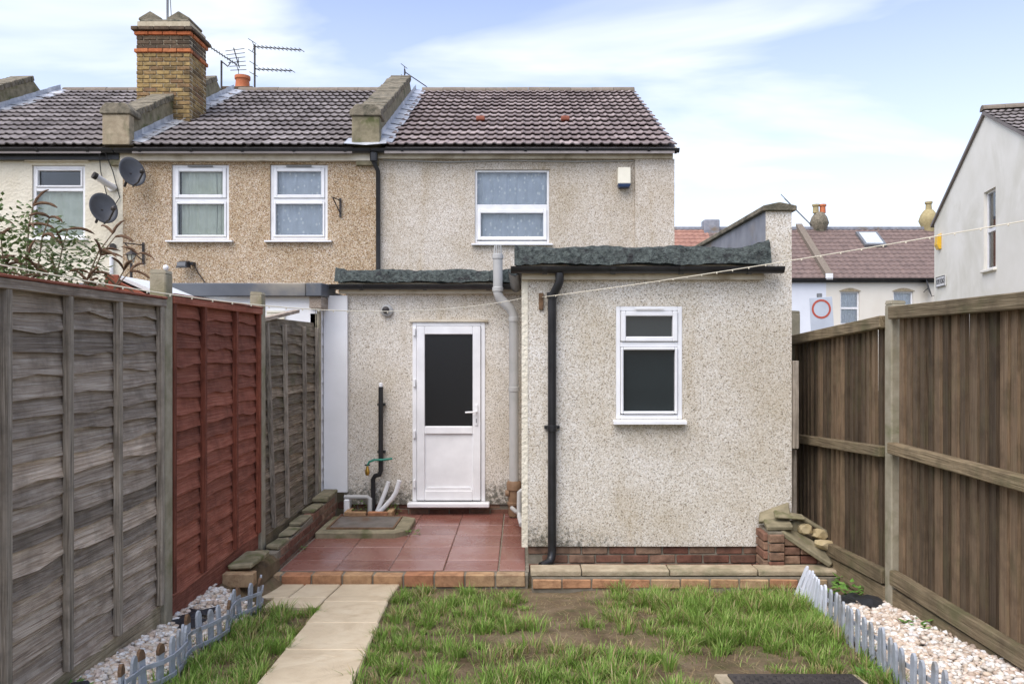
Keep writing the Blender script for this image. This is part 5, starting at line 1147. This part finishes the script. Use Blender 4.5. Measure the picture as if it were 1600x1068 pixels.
MB().tube([(x, D, -.1), (x, D, Z(423, D))], .012, 6).build('stalk', 'grey_plastic', gb); MB().lathe([(.012, -.022), (.021, -.01), (.022, .004), (.016, .016), (.006, .022)], (x, D, Z(418, D)), 12).build('globe', 'upvc', gb, smooth=True)
al = thing('alarm_box', 'cream burglar alarm box with dark blue base high on the pale wall', 'alarm', (X(975, 12.4), 12.44, Z(292, 12.4)))
D = 12.42; MB().hexa([(X(965,D),12.36,Z(288,D)),(X(985,D),12.36,Z(288,D)),(X(985,D),12.499,Z(288,D)),(X(965,D),12.499,Z(288,D)),(X(965,D),12.38,Z(262,D)),(X(985,D),12.38,Z(262,D)),(X(985,D),12.499,Z(262,D)),(X(965,D),12.499,Z(262,D))]).build('case', 'alarm_cream', al, bev=.01)
MB().hexa([(X(967,D),12.37,Z(293,D)),(X(983,D),12.37,Z(293,D)),(X(983,D),12.499,Z(293,D)),(X(967,D),12.499,Z(293,D)),(X(965,D),12.355,Z(288.2,D)),(X(985,D),12.355,Z(288.2,D)),(X(985,D),12.499,Z(288.2,D)),(X(965,D),12.499,Z(288.2,D))]).build('base', 'blue_plastic', al, bev=.004)
wl = thing('wall_light', 'round grey security light above and left of the white door', 'light', (X(604, 8.7), 8.74, Z(485, 8.7))); D = 8.72
MB().lathe([(.068, -.002), (.068, -.03), (.055, -.045), (.03, -.05)], (X(604, D), 8.758, Z(485, D)), 18, 'y').build('housing', 'grey_plastic', wl, smooth=True)
MB().lathe([(.04, -.051), (.036, -.075), (.015, -.085)], (X(603, D), 8.758, Z(484, D)), 14, 'y').build('lens', 'dark_metal', wl, smooth=True)
tp = thing('garden_tap', 'brass garden tap with a green hose end on the black waste pipe', 'tap', (X(577, 8.66), 8.66, Z(735, 8.66))); D = 8.62
MB().lathe([(.014, -.05), (.024, -.03), (.026, 0), (.015, .03), (.013, .05)], (X(574, D), D, Z(735, D)), 10).build('spout', 'brass', tp, smooth=True)
MB().tube(px3([(574, 727), (577, 721), (585, 718), (597, 718), (613, 716)], D), .012, 8).build('hose', 'green_hose', tp, smooth=True)
MB().box(X(570, D), X(578, D), D-.01, D+.01, Z(727, D), Z(725, D)).build('tap_handle', 'dark_metal', tp)

# ------------------------------------------------------------------ aerials
def yagi(parent, base, d, L, n, el=.12, mat='dark_metal'):
    d = Vector(d).normalized(); sd = d.cross(Vector((0, 0, 1))).normalized(); b0 = Vector(base)
    MB().tube([b0, b0 + d*L], .012, 5).build('boom', mat, parent)
    for i in range(n):
        p = b0 + d*L*(.06 + .94*i/(n-1)); MB().tube([p - sd*el + Vector((0, 0, .0)), p + sd*el], .007, 4).build('element', mat, parent)
    for s in (-1, 1):
        q = b0 + d*.05 + Vector((0, 0, .12*s)); MB().tube([b0 + d*.02, q - d*.08], .007, 4).build('reflector', mat, parent)
        MB().tube([q - d*.08 - sd*.16, q - d*.08 + sd*.16], .007, 4).build('reflector', mat, parent)
D = 18.0
a1 = thing('tv_aerial', 'tall mast with two television aerials pointing right above the ridge', 'aerial', (X(398, D), D, 6.9), 'television aerials')
MB().tube([(X(398, D), D, 6.8), (X(398, D), D, Z(70, D))], .022, 6).build('mast', 'dark_metal', a1)
yagi(a1, (X(396, D), D, Z(73, D)), (1, -.25, -.16), 1.22, 12); yagi(a1, (X(398, D), D, Z(108, D)), (1, -.25, -.13), .95, 9)
D = 17.2
a2 = thing('tv_aerial', 'spiky aerial on a short mast right of the big chimney', 'aerial', (X(346, D), D, 6.7), 'television aerials')
MB().tube([(X(346, D), D, 6.6), (X(346, D), D, Z(95, D))], .022, 6).build('mast', 'dark_metal', a2); MB().tube([(X(346, D), D, Z(96, D)), (X(356, D), D, Z(104, D)), (X(360, D), D, Z(98, D))], .014, 5).build('arm', 'dark_metal', a2)
yagi(a2, (X(372, D), D-.05, Z(103, D)), (-1, -.35, .62), .78, 13, .10); MB().tube([(X(365, D), D, Z(75, D)), (X(374, D), D, Z(106, D))], .012, 5).build('reflector_bar', 'dark_metal', a2)
for k in range(6): MB().tube([(X(352 + 1.6*k, D), D, Z(80 + 6*k, D)), (X(382 + .6*k, D), D, Z(76 + 6.6*k, D))], .008, 4).build('reflector_rod', 'dark_metal', a2)
a3 = thing('tv_aerial', 'aerial poking up behind the parapet at the left of the red roof', 'aerial', (X(636, 17.6), 17.6, 7.2), 'television aerials'); D = 17.6
MB().tube([(X(632, D), D, 6.9), (X(632, D), D, Z(108, D))], .012, 5).build('mast', 'dark_metal', a3); yagi(a3, (X(633, D), D, Z(113, D)), (1, -.3, -.75), .62, 7, .10)
a4 = thing('aerial_mast', 'thin mast rising from the top of the big brick chimney', 'aerial', (-6.3, 14.3, 7.6)); MB().tube([(-6.36, 14.3, 7.5), (-6.36, 14.3, 8.7)], .022, 6).build('mast', 'grey_metal', a4); MB().tube([(-6.28, 14.3, 7.6), (-6.31, 14.3, 8.1), (-6.35, 14.3, 8.6)], .006, 4).build('cable', 'sign_black', a4)
a5 = thing('tv_aerial', 'thin aerial mast leaning behind the pebbledash parapet', 'aerial', (X(1245, 43), 43, 8.0), 'television aerials'); MB().tube([(X(1268, 43), 43, Z(352, 43)), (X(1226, 43), 43, Z(310, 43))], .03, 5).build('mast', 'dark_metal', a5)
for k in range(4): MB().tube([(X(1226+3*k, 43)-.2, 43, Z(310+3*k, 43)+.22), (X(1226+3*k, 43)+.2, 43, Z(310+3*k, 43)-.2)], .02, 4).build('element', 'dark_metal', a5)
mb = MB().tube([(X(385, 16.8), 16.7, 7.25), (X(330, 15), 15.0, roofz(15)+.09), (X(232, 12.6), 12.5, roofz(12.5)+.10)], .008, 4); mb.build('aerial_cable', 'grey_plastic', tan)

# ------------------------------------------------------------------ traffic sign beyond the fence
D = 11.0; ts = thing('traffic_sign', 'grey traffic sign with a red ring on a post beyond the right fence', 'sign', (X(1284, D), D, -.3))
MB().tube([(X(1282, D), D+.04, -.3), (X(1282, D), D+.04, Z(458, D))], .035, 10).build('post', 'grey_metal', ts)
MB().hexa([(X(1267,D),D-.005,Z(517,D)),(X(1303,D),D-.005,Z(512,D)),(X(1303,D),D+.003,Z(512,D)),(X(1267,D),D+.003,Z(517,D)),(X(1264.5,D),D-.005,Z(465.5,D)),(X(1300,D),D-.005,Z(463,D)),(X(1300,D),D+.003,Z(463,D)),(X(1264.5,D),D+.003,Z(465.5,D))]).build('plate', 'sign_grey', ts, bev=.002)
cx, cz = X(1283, D), Z(482.5, D); n = 40; vs = []
for j in range(n):
    t_ = 2*math.pi*j/n; ct, stt = math.cos(t_), math.sin(t_)
    for rr in (.133, .106): vs += [(cx + rr*ct, D-.0085, cz + rr*stt)]
MB().add(vs, [(2*j, 2*((j+1) % n), 2*((j+1) % n)+1, 2*j+1) for j in range(n)]).build('red_ring', 'sign_red', ts)

# ------------------------------------------------------------------ string lines
def line(label, a, b, sag, nb, n=30):
    a, b = Vector(a), Vector(b); o = thing('washing_line', label, 'line', a)
    P = lambda t_: a.lerp(b, t_) - Vector((0, 0, sag*4*t_*(1-t_)))
    MB().tube([P(i/n) for i in range(n+1)], .003, 5).build('cord', 'rope', o)
    me = MB().lathe([(.0015, -.006), (.0042, -.003), (.0042, .003), (.0015, .006)], (0, 0, 0), 6).mesh('bulb', 'rope')
    for i in range(nb): inst('bulb', me, P((i+.5)/nb) - Vector((0, 0, .006)), (0, 0, 0), o)
    return o
line('cream cord of tiny lights slung from the house corner towards the left fence', (.0, 6.70, 2.265), (-2.25, 3.2, 2.215), .16, 34)
line('cream cord of tiny lights slung from the extension wall towards the right fence', (.165, 6.70, 2.275), (2.50, 3.75, 2.47), .02, 30)
hk = thing('wall_hook', 'rusty hook on the extension wall holding the cord', 'hook', (.165, 6.70, 2.25)); MB().box(.145, .185, 6.695, 6.718, 2.17, 2.31).build('plate', 'rust', hk, bev=.004); MB().tube([(.165, 6.695, 2.27), (.165, 6.66, 2.265), (.165, 6.655, 2.285)], .006, 6).build('hook', 'rust', hk)
